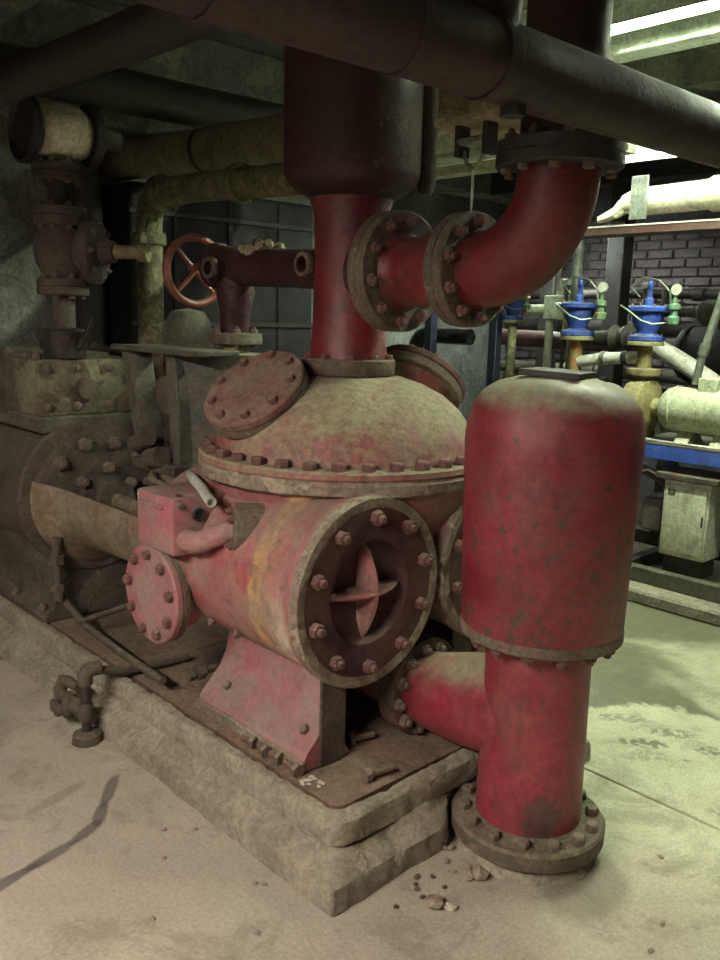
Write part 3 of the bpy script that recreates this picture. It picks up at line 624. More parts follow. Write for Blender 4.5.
# ================================================================== STEAM END (left)
se = thing('steam_engine', 'grimy steam cylinder with bolted end cover driving the red pump', 'engine', (.655, 2.4, TZ))
XZ = Matrix(((1, 0, 0, 0), (0, 0, 1, 0), (0, 1, 0, 0), (0, 0, 0, 1)))    # (x, z) polygons extruded along Y
for bx_ in (.355, .955):
    bz = .75
    bm = new(); lathe(bm, [(0, 0), (.30, 0), (.335, .004), (.340, .012), (.340, .05), (.334, .058), (.315, .07), (.31, .12), (.31, .92), (.34, .93), (.34, .99), (0, 1.0)], 56, frame((bx_, 1.98, bz), Yp), cap=False)
    part('cylinder', bm, 'dirty_iron', se)
    bm = new(); lathe(bm, [(0, .03), (.20, .03), (.22, .024), (.24, .024), (.27, .018), (.285, .012), (.285, 0), (0, -.01)], 56, frame((bx_, 1.982, bz), Ym), cap=False)
    ec = part('end_cover', bm, 'dirty_iron', se)
    bolts(ec, (bx_, 1.958, bz), Ym, .235, 11, .030, 'bolt_iron', 'nut', ph=.12)
    gl = part('packing_gland', lathe(new(), [(.10, 0), (.105, .02), (.105, .05), (.06, .06), (.058, .13), (.085, .135), (.085, .16), (.04, .165)], 32, frame((bx_, 1.955, bz), Ym)), 'dirty_iron', se)
    bolts(gl, (bx_, 1.905, bz), Ym, .128, 6, .026, 'bolt_iron', 'nut', ph=.4)
    part('piston_rod', cyl(new(), (bx_, 1.96, bz), Ym, .032, .86, 20), 'cradle_iron', se)
    # open-topped cradle joining steam cylinder and pump barrel
    bm = new(); n = 28; prof = [(.30, 1.985), (.285, 1.955), (.25, 1.92), (.222, 1.86), (.212, 1.70), (.207, 1.40), (.207, 1.20), (.22, 1.10)]
    rows = []
    for (r, y) in prof:
        a = [PI-.30+(PI+.60)*i/n for i in range(n+1)]
        rows.append(([bm.verts.new((bx_+r*math.cos(x), y, bz+r*math.sin(x))) for x in a], [bm.verts.new((bx_+(r-.028)*math.cos(x), y, bz+(r-.028)*math.sin(x))) for x in a]))
    for (o1, i1), (o2, i2) in zip(rows, rows[1:]):
        for k in range(n):
            bm.faces.new((o1[k], o1[k+1], o2[k+1], o2[k])); bm.faces.new((i1[k], i2[k], i2[k+1], i1[k+1]))
        bm.faces.new((o1[0], o2[0], i2[0], i1[0])); bm.faces.new((o1[n], i1[n], i2[n], o2[n]))
    for (oo, ii) in (rows[0], rows[-1]):
        for k in range(n): bm.faces.new((oo[k], ii[k], ii[k+1], oo[k+1]))
    part('cradle', bm, 'cradle_iron', se)
    # foot under the steam cylinder
    bm = new(); prism(bm, [(-.26, 0), (-.26, .04), (-.20, .05), (-.16, .30), (.16, .30), (.20, .05), (.26, .04), (.26, 0)], 2.0, 2.75, Matrix.Translation((bx_, 0, TZ)) @ XZ, .008)
    sf = part('foot', bm, 'dirty_iron', se)
    for yy in (2.06, 2.35, 2.66): bolt(sf, (bx_-.235, yy, TZ+.042), (0, 0, 1), .02, 'bolt_iron', 'nut')
    # steam chest on top with lagging plates
    bm = new(); box(bm, (bx_-.24, 1.985, 1.03), (bx_+.24, 2.95, 1.10), .012); part('chest_seat', bm, 'grey_iron', se)
    bm = new(); box(bm, (bx_-.235, 1.99, 1.10), (bx_+.235, 2.30, 1.335), .012, seg=2); cp = part('chest_cover', bm, 'chest_paint', se)
    bm = new(); box(bm, (bx_-.25, 2.30, 1.08), (bx_+.25, 2.95, 1.345), .015, seg=2); part('chest_body', bm, 'dirty_iron', se)
    for xx in (-.2, -.07, .07, .2):
        for zz_ in (1.14, 1.30): bolt(cp, (bx_+xx, 1.992, zz_), Ym, .019, 'bolt_iron', 'nut')
    for yy in (2.08, 2.2): bolt(cp, (bx_-.20, yy, 1.334), (0, 0, 1), .019, 'bolt_iron', 'nut')
    for yy in (2.36, 2.55, 2.75): bolt(cp, (bx_-.21, yy, 1.344), (0, 0, 1), .02, 'bolt_iron', 'nut')
    part('lug', lathe(new(), [(.05, 0), (.045, .03), (.02, .035)], 20, frame((bx_-.03, 1.995, 1.21), Ym)), 'dirty_iron', cp)
# drain pipework along the near cylinder
bm = new(); tube(bm, [(.16, 2.05, .36), (.16, 1.86, .30), (.15, 1.70, .27), (.13, 1.35, .266), (.125, 1.05, .262)], .015, 12); part('drain_line', bm, 'dirty_iron', se)
bm = new(); tube(bm, [(.14, 1.92, .60), (.13, 1.92, .50), (.13, 1.90, .33)], .02, 14); lathe(bm, [(.034, 0), (.034, .035)], 6, frame((.135, 1.92, .52), (0, 0, -1))); lathe(bm, [(.03, 0), (.03, .03)], 6, frame((.13, 1.91, .40), (0, 0, -1))); part('drain_cock', bm, 'dirty_iron', se)
bm = new(); tube(bm, [(.13, 1.72, .285), (.5, 1.70, .33)], .013, 10); part('drain_line', bm, 'dirty_iron', se)

# valve-gear stand between the pump and the steam end: slotted upright and curved sheet guard
vs = thing('valve_gear_stand', 'grey iron valve gear stand with slotted upright behind the cradle', 'stand', (.42, 1.5, .9))
Ms = Matrix.Translation((.40, 0, 0))
def plate(poly, x0, x1, mat, name):   # (y, z) outline with thickness along X
    bm = new(); prism(bm, poly, x0, x1, Matrix(((0, 0, 1, 0), (1, 0, 0, 0), (0, 1, 0, 0), (0, 0, 0, 1))), .004); return part(name, bm, mat, vs)
plate([(1.74, 1.39), (1.67, 1.39), (1.555, .93), (1.62, .93)], .36, .46, 'grey_iron', 'upright')
plate([(1.43, 1.385), (1.36, 1.385), (1.33, .96), (1.40, .96)], .38, .46, 'grey_iron', 'upright')
part('top_plate', box(new(), (.33, 1.14, 1.388), (.52, 1.77, 1.408), .004), 'grey_iron', vs)
plate([(1.62, .97), (1.30, .97), (1.30, .93), (1.62, .93)], .33, .55, 'dirty_iron', 'foot_plate')
bm = new(); pr_ = [(1.36, 1.388), (1.325, 1.33), (1.30, 1.25), (1.285, 1.15), (1.275, 1.05), (1.27, .95)]
N_ = 10; rows = []
for (y, z) in pr_:
    rows.append([(bm.verts.new((.40+.30*i/N_, y-.20*math.sin(PI*.5*i/N_), z)), bm.verts.new((.40+.30*i/N_+.004, y-.20*math.sin(PI*.5*i/N_)+.012, z))) for i in range(N_+1)])
for r1, r2 in zip(rows, rows[1:]):
    for i in range(N_):
        bm.faces.new((r1[i][0], r1[i+1][0], r2[i+1][0], r2[i][0])); bm.faces.new((r1[i][1], r2[i][1], r2[i+1][1], r1[i+1][1]))
    for i in (0, N_): bm.faces.new((r1[i][0], r2[i][0], r2[i][1], r1[i][1]))
for r in (rows[0], rows[-1]):
    for i in range(N_): bm.faces.new((r[i][0], r[i][1], r[i+1][1], r[i+1][0]))
part('curved_guard', bm, 'grey_iron', vs)
bm = new(); tube(bm, [(.55, 1.56, .95), (.55, 1.56, 1.30)], .05, 20); tube(bm, [(.42, 1.50, 1.22), (.62, 1.50, 1.22)], .075, 24); part('rocker_shaft', bm, 'dirty_iron', vs)
bm = new(); tube(bm, [(.34, 1.60, 1.02), (.34, 1.50, 1.06)], .035, 14); tube(bm, [(.33, 1.47, .98), (.33, 1.38, 1.0)], .04, 14); part('link_pin', bm, 'dirty_iron', vs)
# pale round-topped casting behind the stand
bm = new(); lathe(bm, [(.11, 1.30), (.11, 1.44), (.10, 1.50), (.07, 1.545), (0, 1.56)], 32, Matrix.Translation((.75, 1.86, 0)), cap=False); box(bm, (.66, 1.77, .95), (.84, 1.95, 1.32), .02)
single('lubricator', bm, 'grey_iron', 'grey round-topped lubricator casting under the copper handwheel', 'lubricator', (.75, 1.86, .95))
# pale flanged stub below the manifold
ps = thing('flanged_stub', 'pale bolted pipe flange standing below the dark red manifold', 'pipe', (.66, 1.37, 1.24))
part('lower_flange', lathe(new(), [(.05, 1.36), (.105, 1.36), (.107, 1.365), (.107, 1.388), (.05, 1.39)], 32, Matrix.Translation((.66, 1.37, 0)), cap=False), 'pale_machine', ps)
uf = part('upper_flange', lathe(new(), [(.04, 1.425), (.105, 1.425), (.107, 1.43), (.107, 1.466), (.04, 1.47)], 32, Matrix.Translation((.66, 1.37, 0)), cap=False), 'chest_paint', ps)
part('neck', lathe(new(), [(.085, 1.08), (.07, 1.2), (.055, 1.30), (.052, 1.45)], 28, Matrix.Translation((.66, 1.37, 0))), 'yellow_cast', ps)
bolts(uf, (.66, 1.37, 1.469), (0, 0, 1), .082, 6, .014, 'bolt_iron', 'nut'); bolts(uf, (.66, 1.37, 1.424), (0, 0, -1), .082, 6, .013, 'bolt_iron', 'hex')

# steam stop valve on the near chest
sv = thing('globe_valve', 'rusty brown globe valve standing on the left steam chest', 'valve', (.355, 2.24, 1.345))
vx, vy = .355, 2.24; V = Matrix.Translation((vx, vy, 0))
part('inlet_pipe', cyl(new(), (vx, vy, 1.34), (0, 0, 1), .048, .28, 24), 'dirty_iron', sv)
for z0, z1 in ((1.60, 1.672), (1.895, 1.975), (2.08, 2.15)):
    zc = (z0+z1)/2
    fl_ = part('flange', lathe(new(), [(.04, z0), (.105, z0), (.11, z0+.006), (.11, zc-.003), (.104, zc-.001), (.104, zc+.001), (.11, zc+.003), (.11, z1-.006), (.105, z1), (.04, z1)], 32, V, cap=False), 'dirty_iron', sv)
    bolts(fl_, (vx, vy, z1), (0, 0, 1), .085, 8, .014, 'bolt_iron', 'nut'); bolts(fl_, (vx, vy, z0), (0, 0, -1), .085, 8, .014, 'bolt_iron', 'hex')
part('body', lathe(new(), [(.07, 1.66), (.085, 1.69), (.112, 1.74), (.118, 1.79), (.112, 1.84), (.085, 1.88), (.07, 1.90)], 36, V), 'dirty_iron', sv)
part('outlet_pipe', cyl(new(), (vx, vy, 1.96), (0, 0, 1), .05, .20, 24), 'black_iron', sv)
bn = part('bonnet', lathe(new(), [(.085, .06), (.085, .12), (.135, .125), (.138, .13), (.138, .165), (.13, .17), (.06, .185), (.045, .24)], 36, frame((vx, vy, 1.79), (.66, -.76, 0))), 'dirty_iron', sv)
bd_ = Vector((.66, -.76, 0)).normalized(); bolts(bn, Vector((vx, vy, 1.79))+bd_*.168, bd_, .112, 8, .015, 'bolt_iron', 'nut')
part('yoke', lathe(new(), [(.03, .22), (.028, .34), (.04, .35), (.04, .39)], 20, frame((vx, vy, 1.79), (.66, -.76, 0))), 'yellow_cast', sv)
# white lagged pipe end above it
lg = thing('lagged_elbow', 'white lagged pipe bend with round black blank flange at upper left', 'pipe', (vx, vy, 2.15))
part('lagging', tube(new(), [(.265, 2.24, 2.275), (.29, 2.24, 2.276), (.36, 2.24, 2.28), (.44, 2.24, 2.28), (.48, 2.24, 2.28)], [.09, .108, .116, .112, .09], 32), 'white_lagging', lg)
part('neck', cyl(new(), (vx, 2.24, 2.15), (0, 0, 1), .06, .04, 24), 'dirty_iron', lg)
part('blank_flange', lathe(new(), [(0, 0), (.135, 0), (.14, .006), (.14, .035), (.125, .04), (.115, .02), (0, .02)], 40, frame((.235, 2.24, 2.275), (-1, 0, 0)), cap=False), 'black_iron', lg)
part('stub_pipe', cyl(new(), (.235, 2.24, 2.275), (1, 0, 0), .06, .06, 24), 'dirty_iron', lg)
part('collar', lathe(new(), [(.05, 0), (.13, 0), (.135, .005), (.135, .04), (.05, .045)], 32, frame((.475, 2.24, 2.28), (1, 0, 0)), cap=False), 'black_iron', lg)
part('tail_pipe', cyl(new(), (.51, 2.24, 2.28), (1, 0, 0), .06, .12, 24), 'black_iron', lg)

# oil can on the chest
oc = thing('oil_can', 'dark tin oil can with spout and handle on the steam chest', 'oil can', (.25, 2.03, 1.335))
cx_, cy_ = .27, 2.06; Cc = Matrix.Translation((cx_, cy_, 1.336))
part('can_body', lathe(new(), [(.075, 0), (.082, .004), (.10, .115), (.092, .125), (0, .125)], 32, Cc, cap=False), 'can_tin', oc)
part('spout', tube(new(), [(cx_+.03, cy_-.075, 1.39), (cx_+.045, cy_-.12, 1.44), (cx_+.055, cy_-.15, 1.51)], [.02, .014, .007], 12), 'can_tin', oc)
part('handle', tube(new(), [(cx_-.035, cy_+.08, 1.44), (cx_-.05, cy_+.13, 1.455), (cx_-.055, cy_+.15, 1.42), (cx_-.045, cy_+.13, 1.375), (cx_-.03, cy_+.075, 1.36)], .006, 8), 'can_tin', oc)

bc_ = thing('added_dark_casing', 'added black casing that darkens the view behind the red manifold', 'casing', (1.9, 3.4, 0))  # invented casing, added to keep the space behind the manifold dark
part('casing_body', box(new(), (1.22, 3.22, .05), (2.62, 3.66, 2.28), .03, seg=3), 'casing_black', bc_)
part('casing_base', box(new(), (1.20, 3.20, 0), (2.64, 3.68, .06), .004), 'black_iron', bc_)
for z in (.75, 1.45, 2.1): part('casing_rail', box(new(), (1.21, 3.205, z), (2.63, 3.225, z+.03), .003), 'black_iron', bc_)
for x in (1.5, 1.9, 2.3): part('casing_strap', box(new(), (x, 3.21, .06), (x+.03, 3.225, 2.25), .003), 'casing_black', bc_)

# ================================================================== DRAIN FITTINGS ON THE FLOOR
df = thing('drain_pipework', 'cluster of grimy pipe elbows and tees at plinth side on floor', 'pipe', (-.05, 1.29, 0))
def fitting(p0, p1, r=.026): return part('fitting', tube(new(), [Vector(p0), Vector(p0)+(Vector(p1)-Vector(p0))*.12, Vector(p1)-(Vector(p1)-Vector(p0))*.12, Vector(p1)], [r*.86, r, r, r*.86], 14), 'dirty_iron', df)
dx, dy = -.055, 1.285
part('tray_pipe', tube(new(), [(.36, dy-.02, .222), (.10, dy-.005, .228), (dx+.05, dy, .262), (dx+.035, dy, .265)], .0155, 14), 'dirty_iron', df)
part('elbow', tube(new(), [(dx+.055, dy, .268), (dx+.03, dy, .272), (dx+.01, dy, .268), (dx, dy, .25), (dx, dy, .22)], [.027, .027, .029, .028, .027], 16), 'dirty_iron', df)
part('standpipe', tube(new(), [(dx, dy, .24), (dx, dy, .02)], .018, 14), 'black_iron', df)
fitting((dx, dy, .15), (dx, dy, .08), .027); fitting((dx, dy, .115), (dx-.015, dy+.085, .115), .024)
part('floor_collar', lathe(new(), [(.055, 0), (.05, .03), (.03, .04)], 20, Matrix.Translation((dx, dy, 0))), 'dirty_iron', df)
part('branch_pipe', tube(new(), [(dx, dy, .14), (dx-.01, dy+.10, .13), (dx-.02, dy+.16, .14)], .014, 12), 'dirty_iron', df)
part('elbow', tube(new(), [(dx, dy+.06, .185), (dx-.005, dy+.12, .19), (dx-.01, dy+.16, .18), (dx-.02, dy+.17, .15), (dx-.02, dy+.17, .11)], [.016, .02, .025, .025, .022], 14), 'dirty_iron', df)
fitting((dx-.015, dy+.11, .15), (dx-.02, dy+.115, .07), .026)
fitting((dx-.03, dy+.19, .10), (dx-.03, dy+.19, .06), .022); fitting((dx-.06, dy+.13, .085), (dx-.02, dy+.13, .085), .022)

# ================================================================== CEILING PIPES
ip = thing('insulated_pipe', 'fat beige lagged pipe running under the ceiling behind the red vessel', 'pipe', (1.35, 1.6, 2.34))
part('lagging', tube(new(), [(1.35, y, 2.345+.018*math.sin(y*2.2)+.02*y) for y in [.25+.2*i for i in range(18)]], [.118+.005*math.sin(i*1.9) for i in range(18)], 28), 'lagging', ip)
for y in (.35, 1.55, 2.6): part('band', tube(new(), [(1.35, y-.012, 2.345+.018*math.sin(y*2.2)+.02*y), (1.35, y+.012, 2.345+.018*math.sin(y*2.2)+.02*y)], .1245, 28), 'grey_iron', ip)
cp_ = thing('crusted_pipe', 'crusty pale green pipe turning down in an elbow at left', 'pipe', (.955, 2.54, 1.34))
pts = [(.955, 1.0, 2.07), (.955, 1.5, 2.09), (.955, 2.0, 2.11), (.955, 2.40, 2.115)] + [tuple(p) for p in arc((.955, 2.40, 1.975), (0, 0, 1), (0, 1, 0), .14, .2, PI/2, 8)] + [(.955, 2.54, 1.8), (.955, 2.54, 1.5), (.955, 2.54, 1.345)]
part('pipe_run', tube(new(), pts, .067, 28), 'crusty_pipe', cp_)
for p, d in (((.955, 1.72, 2.10), Yp), ((.955, 2.38, 2.115), Yp), ((.955, 2.54, 1.93), (0, 0, -1))): part('collar', lathe(new(), [(.06, 0), (.082, 0), (.085, .01), (.085, .05), (.082, .06), (.06, .06)], 28, frame(p, d), cap=False), 'crusty_pipe', cp_)
bm = new(); tube(bm, [(.87, 2.44, 2.02), (.84, 2.42, 1.94), (.84, 2.42, 1.86)], .02, 10); lathe(bm, [(.032, 0), (.032, .04)], 6, frame((.84, 2.42, 1.90), (0, 0, -1))); part('pet_cock', bm, 'crusty_pipe', cp_)
dp = single('dark_pipe', tube(new(), [(-.02, -.15, 2.29), (-.02, 1.0, 2.31), (-.02, 2.4, 2.35), (-.02, 3.69, 2.37)], .066, 24), 'black_iron', 'black pipe running away under the ceiling at upper left', 'pipe', (-.02, 1.8, 2.3))
single('service_pipe', tube(new(), [(1.06, 3.46, 2.40), (1.06, 3.46, 1.2), (1.06, 3.46, .01)], .10, 24), 'black_iron', 'thick black upright pipe between plaster pier and crusty pipe', 'pipe', (1.06, 3.46, 0))
single('service_pipe', tube(new(), [(-.5, 2.95, 2.67), (.6, 2.95, 2.68), (2.2, 2.95, 2.69), (3.2, 2.95, 2.70)], .11, 24), 'black_iron', 'dark pipe crossing under the ceiling in front of back wall', 'pipe', (1.2, 2.95, 2.6))
# pale ceiling duct with a small warning sticker
du = thing('cable_duct', 'pale ceiling duct with small yellow sticker between vessel and riser', 'duct', (1.9, 1.4, 2.3))
part('duct_body', box(new(), (1.85, .4, 2.30), (2.10, 2.6, 2.42), .006), 'white_enamel', du)
part('duct_lip', box(new(), (1.82, .4, 2.20), (1.90, 2.6, 2.245), .004), 'pale_machine', du)
part('bracket', box(new(), (1.88, .9, 2.24), (1.92, .96, 2.31)), 'pale_machine', du); part('bracket', box(new(), (1.88, 2.1, 2.24), (1.92, 2.16, 2.31)), 'pale_machine', du)
st = part('sticker', box(new(), (1.8475, 1.50, 2.335), (1.850, 1.60, 2.385)), 'yellow_print', du)
part('sticker_mark', box(new(), (1.8465, 1.53, 2.345), (1.8478, 1.57, 2.375)), 'black_iron', st)
for y in (.8, 2.2): part('drop_rod', cyl(new(), (1.98, y, 2.42), (0, 0, 1), .008, ZC-2.422, 8), 'galvanised', du)
# pipe clamp with hook and chain rod above the elbow flange
hk = thing('pipe_hanger', 'small grey beam clamp with thin bright rod holding the elbow flange', 'hanger', (.655, .205, 1.85))
part('clamp', box(new(), (.63, .13, 2.03), (.68, .24, 2.05), .004), 'galvanised', hk)
part('clamp_jaw', box(new(), (.63, .225, 2.0), (.68, .245, 2.09), .003), 'black_iron', hk)
part('clamp_jaw', box(new(), (.63, .125, 2.0), (.68, .145, 2.09), .003), 'black_iron', hk)
part('hook', tube(new(), [(.655, .235, 2.03), (.655, .215, 1.985), (.655, .19, 1.965), (.655, .165, 1.985), (.655, .145, 2.03)], .006, 8), 'galvanised', hk)
part('rod', cyl(new(), (.655, .19, 1.845), (0, 0, 1), .004, .125, 8), 'bright_pipe', hk)
part('carrier_beam', box(new(), (.60, .05, 2.085), (1.25, .30, 2.105), .003), 'lagging', hk)

# ================================================================== BACKGROUND ON THE RIGHT
curb = single('curb', (lambda b: (box(b, (2.95, -2.2, 0), (4.4, 2.6, .075), .012), roughen(b, .006, 6, 12), b)[2])(new()), 'concrete', 'low rough concrete curb carrying the pump skid at right', 'curb', (3.6, .2, 0))
sk = thing('pump_skid', 'steel skid frame with bright blue top rail at right edge', 'frame', (3.4, .2, .07))
SK = .072
part('base_rail', box(new(), (3.10, -2.0, SK), (3.17, 2.2, .165), .004), 'grey_iron', sk)
part('base_rail', box(new(), (3.95, -2.0, SK), (4.02, 2.2, .165), .004), 'grey_iron', sk)
for y in (-1.4, .15, .98, 1.95): part('cross_rail', box(new(), (3.17, y, SK), (3.95, y+.07, .15), .004), 'grey_iron', sk)
part('blue_rail', box(new(), (3.12, -1.9, .80), (3.16, 1.02, .885), .003), 'blue_paint', sk, 'bright blue channel rail')
part('blue_rail', box(new(), (3.62, -1.9, .80), (3.66, 1.02, .885), .003), 'blue_paint', sk, 'bright blue channel rail')
part('deck', box(new(), (3.12, -1.9, .878), (3.66, 1.02, .888)), 'grey_iron', sk)
for (x, y) in ((3.12, .94), (3.60, .94), (3.12, -.9), (3.60, -.9)): part('leg', box(new(), (x, y, .165), (x+.05, y+.06, .80), .003), 'blue_paint', sk)
# electric motor on the rail
def motor(name, label, x, y0, y1, z, r, mat, group=None, rest=.888):
    t = thing(name, label, 'motor', (x, (y0+y1)/2, rest))
    L = y1-y0
    part('casing', lathe(new(), [(.05, 0), (r*.72, .004), (r*.92, .03), (r, .06), (r, L-.10), (r*.96, L-.095), (r*.97, L-.02), (r*.9, L), (.0, L+.004)], 40, frame((x, y1, z), Ym), cap=False), mat, t)
    bm = new()
    for i in range(2): lathe(bm, [(r*.98, 0), (r+.006, .002), (r+.006, .012), (r*.98, .014)], 40, frame((x, y1-.07-i*(L-.20), z), Ym), cap=False)
    part('clamp_band', bm, mat, t)
    part('shaft', cyl(new(), (x, y1, z), Yp, .018, .10, 16), 'galvanised', t)
    bm = new(); prism(bm, [(-.03, z-r+.015), (-.09, rest+.012), (-.11, rest+.012), (-.11, rest), (.11, rest), (.11, rest+.012), (.09, rest+.012), (.03, z-r+.015)], y0+.12, y0+.20, Matrix.Translation((x, 0, 0)) @ XZ); part('foot', bm, mat, t)
    bm = new(); prism(bm, [(-.03, z-r+.015), (-.09, rest+.012), (-.11, rest+.012), (-.11, rest), (.11, rest), (.11, rest+.012), (.09, rest+.012), (.03, z-r+.015)], y1-.20, y1-.12, Matrix.Translation((x, 0, 0)) @ XZ); part('foot', bm, mat, t)
    part('terminal_box', box(new(), (x-.06, (y0+y1)/2-.06, z+r*.85), (x+.05, (y0+y1)/2+.05, z+r+.06), .006), mat, t)
    return t
motor('electric_motor', 'pale green electric motor on the blue rail at right edge', 3.28, .36, .88, 1.075, .125, 'pale_machine')
cpz = thing('centrifugal_pump', 'yellowish cast centrifugal pump joined to pale green motor', 'pump', (3.28, 1.0, .888))
part('volute', lathe(new(), [(.05, -.09), (.10, -.085), (.155, -.06), (.165, 0), (.155, .05), (.10, .08), (.05, .09)], 36, frame((3.28, 1.03, 1.07), Yp)), 'yellow_cast', cpz)
part('bearing_frame', lathe(new(), [(.06, 0), (.09, .0), (.09, .03), (.055, .05), (.05, .12)], 28, frame((3.28, 1.02, 1.07), Ym)), 'yellow_cast', cpz)
part('outlet', lathe(new(), [(.05, 1.15), (.05, 1.245), (.095, 1.25), (.097, 1.255), (.097, 1.285), (.05, 1.29)], 28, Matrix.Translation((3.28, 1.03, 0))), 'yellow_cast', cpz)
part('foot', box(new(), (3.18, .97, .888), (3.38, 1.09, .95), .01), 'yellow_cast', cpz)
motor('electric_motor', 'black electric motor behind the leaning conduit at right', 3.95, .55, 1.15, 1.36, .17, 'black_iron', rest=1.15)
sb = single('motor_stand', (lambda b: (box(b, (3.75, .45, 1.10), (4.15, 1.25, 1.148), .004), box(b, (3.80, .5, .15), (3.86, .56, 1.11)), box(b, (3.80, 1.1, .15), (3.86, 1.16, 1.11)), b)[3])(new()), 'black_iron', 'black steel stand carrying the black motor at right', 'stand', (3.95, .85, .15))
# control enclosure
en = thing('control_box', 'pale metal control box with small dark nameplate under blue rail', 'electrical box', (3.24, .62, .17))
EY0, EY1 = .50, .765
part('box_body', box(new(), (3.14, EY0, .265), (3.34, EY1, .70), .006), 'enclosure_paint', en)
dr = part('door', box(new(), (3.122, EY0+.012, .295), (3.142, EY1-.012, .67), .005, seg=2), 'enclosure_paint', en)
np_ = part('nameplate', box(new(), (3.1195, EY1-.075, .615), (3.123, EY1-.035, .645)), 'black_iron', dr)
part('plate_mark', box(new(), (3.119, EY1-.068, .634), (3.1197, EY1-.042, .638)), 'enclosure_paint', np_); part('plate_mark', box(new(), (3.119, EY1-.068, .623), (3.1197, EY1-.042, .627)), 'enclosure_paint', np_)
part('latch', box(new(), (3.116, EY0+.018, .46), (3.124, EY0+.028, .52), .002), 'black_iron', dr)
part('hood', box(new(), (3.10, EY0-.05, .70), (3.38, EY1+.04, .735), .006), 'dirty_iron', en)
part('base_box', box(new(), (3.16, EY0+.02, .152), (3.33, EY1-.02, .27), .006), 'black_iron', en)
# fittings behind the box
bm = new(); tube(bm, [(3.30, 1.35, .74), (3.30, 1.05, .72), (3.30, .86, .66), (3.30, .80, .60)], .03, 14); single('rusty_hose', bm, 'maroon_pipe', 'dull red pipe bending down behind the control box', 'pipe', (3.3, 1.0, .65))
bm = new(); box(bm, (3.22, .80, .36), (3.40, .93, .56), .015); single('relay_case', bm, 'brick_clay', 'dull red metal case left of the pale control box', 'case', (3.3, .86, .36))
# blue control valves
def control_valve(label, x, y, z, pipe_to, pipe_mat, s=1.0):
    t = thing('control_valve', label, 'valve', (x, y, pipe_to), 'blue diaphragm control valves')
    Mv = Matrix.Translation((x, y, z)) @ Matrix.Scale(s, 4)
    top = part('bonnet', lathe(new(), [(.04, .085), (.105, .08), (.112, .075), (.112, .052), (.105, .048), (.06, .046)], 32, Mv), 'blue_paint', t)
    part('body', lathe(new(), [(.085, .048), (.09, .02), (.085, -.01), (.062, -.045), (.058, -.075), (.075, -.085)], 32, Mv), 'blue_paint', t)
    lf = part('lower_flange', lathe(new(), [(.04, -.085), (.098, -.085), (.102, -.09), (.102, -.112), (.098, -.116), (.04, -.116)], 32, Mv), 'blue_paint', t)
    part('mating_flange', lathe(new(), [(.04, -.118), (.098, -.118), (.102, -.122), (.102, -.14), (.04, -.145)], 32, Mv), 'yellow_cast', t)
    bolts(top, Mv @ Vector((0, 0, .078)), (0, 0, 1), .098*s, 8, .010*s, 'bolt_iron', 'nut'); bolts(lf, Mv @ Vector((0, 0, -.086)), (0, 0, 1), .083*s, 6, .010*s, 'bolt_iron', 'nut')
    part('stem', lathe(new(), [(.028, .08), (.026, .12), (.016, .13), (.016, .21), (.008, .215), (.006, .25)], 16, Mv), 'blue_paint', t)
    part('pilot_line', tube(new(), [Mv @ Vector(p) for p in ((-.03, .10, .05), (-.10, .12, .08), (-.13, .05, .05), (-.12, -.02, .0), (-.10, -.08, -.02), (-.02, -.13, -.01), (.05, -.16, .02))], .0055, 8), 'galvanised', t)
    part('pilot_line', tube(new(), [Mv @ Vector(p) for p in ((-.02, .05, .13), (-.04, .10, .19), (-.05, .02, .24), (-.05, -.08, .22), (-.04, -.14, .16), (-.03, -.15, .08))], .0055, 8), 'galvanised', t)
    pv = part('pilot_valve', lathe(new(), [(.015, -.05), (.03, -.045), (.034, -.01), (.02, 0), (.02, .03), (.032, .035), (.032, .06), (.012, .07), (.012, .11)], 16, Mv @ Matrix.Translation((-.03, -.17, .03))), 'green_brass', t)
    part('gauge', lathe(new(), [(.028, 0), (.03, .004), (.03, .02), (.0, .022)], 20, Mv @ Matrix.Translation((-.03, -.18, .17)) @ Matrix.Rotation(-PI/2, 4, 'Y'), cap=False), 'bright_pipe', pv)
    part('outlet_pipe', cyl(new(), (x, y, pipe_to), (0, 0, 1), .042*s, z-.14*s-pipe_to+.01, 20), pipe_mat, t)
    return t
control_valve('blue control valve above the right shoulder of air chamber, beside leaning conduit', 3.28, 1.03, 1.56, 1.285, 'yellow_cast')
control_valve('blue control valve in the middle, on the rusty pipe behind air chamber', 3.28, 1.49, 1.575, .17, 'rusty_pipe')
control_valve('small blue control valve tucked under the red elbow', 3.60, 2.22, 1.63, .076, 'crusty_pipe', .75)
# orange-tipped rusty nipple and bright pipe between the valves
bp = thing('bright_pipe', 'short bright horizontal pipe with clamps between two blue valves', 'pipe', (3.28, 1.25, 1.34))
part('pipe_run', tube(new(), [(3.28, 1.46, 1.30), (3.28, 1.30, 1.33), (3.28, 1.04, 1.35)], .036, 20), 'bright_pipe', bp)
part('clamp', tube(new(), [(3.28, 1.275, 1.3335), (3.28, 1.305, 1.330)], .043, 20), 'galvanised', bp); part('clamp', tube(new(), [(3.28, 1.13, 1.344), (3.28, 1.165, 1.342)], .041, 20), 'black_iron', bp)
# dark check valve / coupling between the valves
single('pipe_coupling', tube(new(), [(3.50, 1.55, 1.44), (3.50, 1.40, 1.445), (3.50, 1.36, 1.447), (3.50, 1.32, 1.448), (3.50, 1.27, 1.45), (3.50, 1.22, 1.452), (3.50, 1.12, 1.455)], [.045, .05, .085, .06, .085, .05, .045], 24), 'black_iron', 'black ribbed pipe coupling between the two larger blue valves', 'coupling', (3.50, 1.33, 1.36))
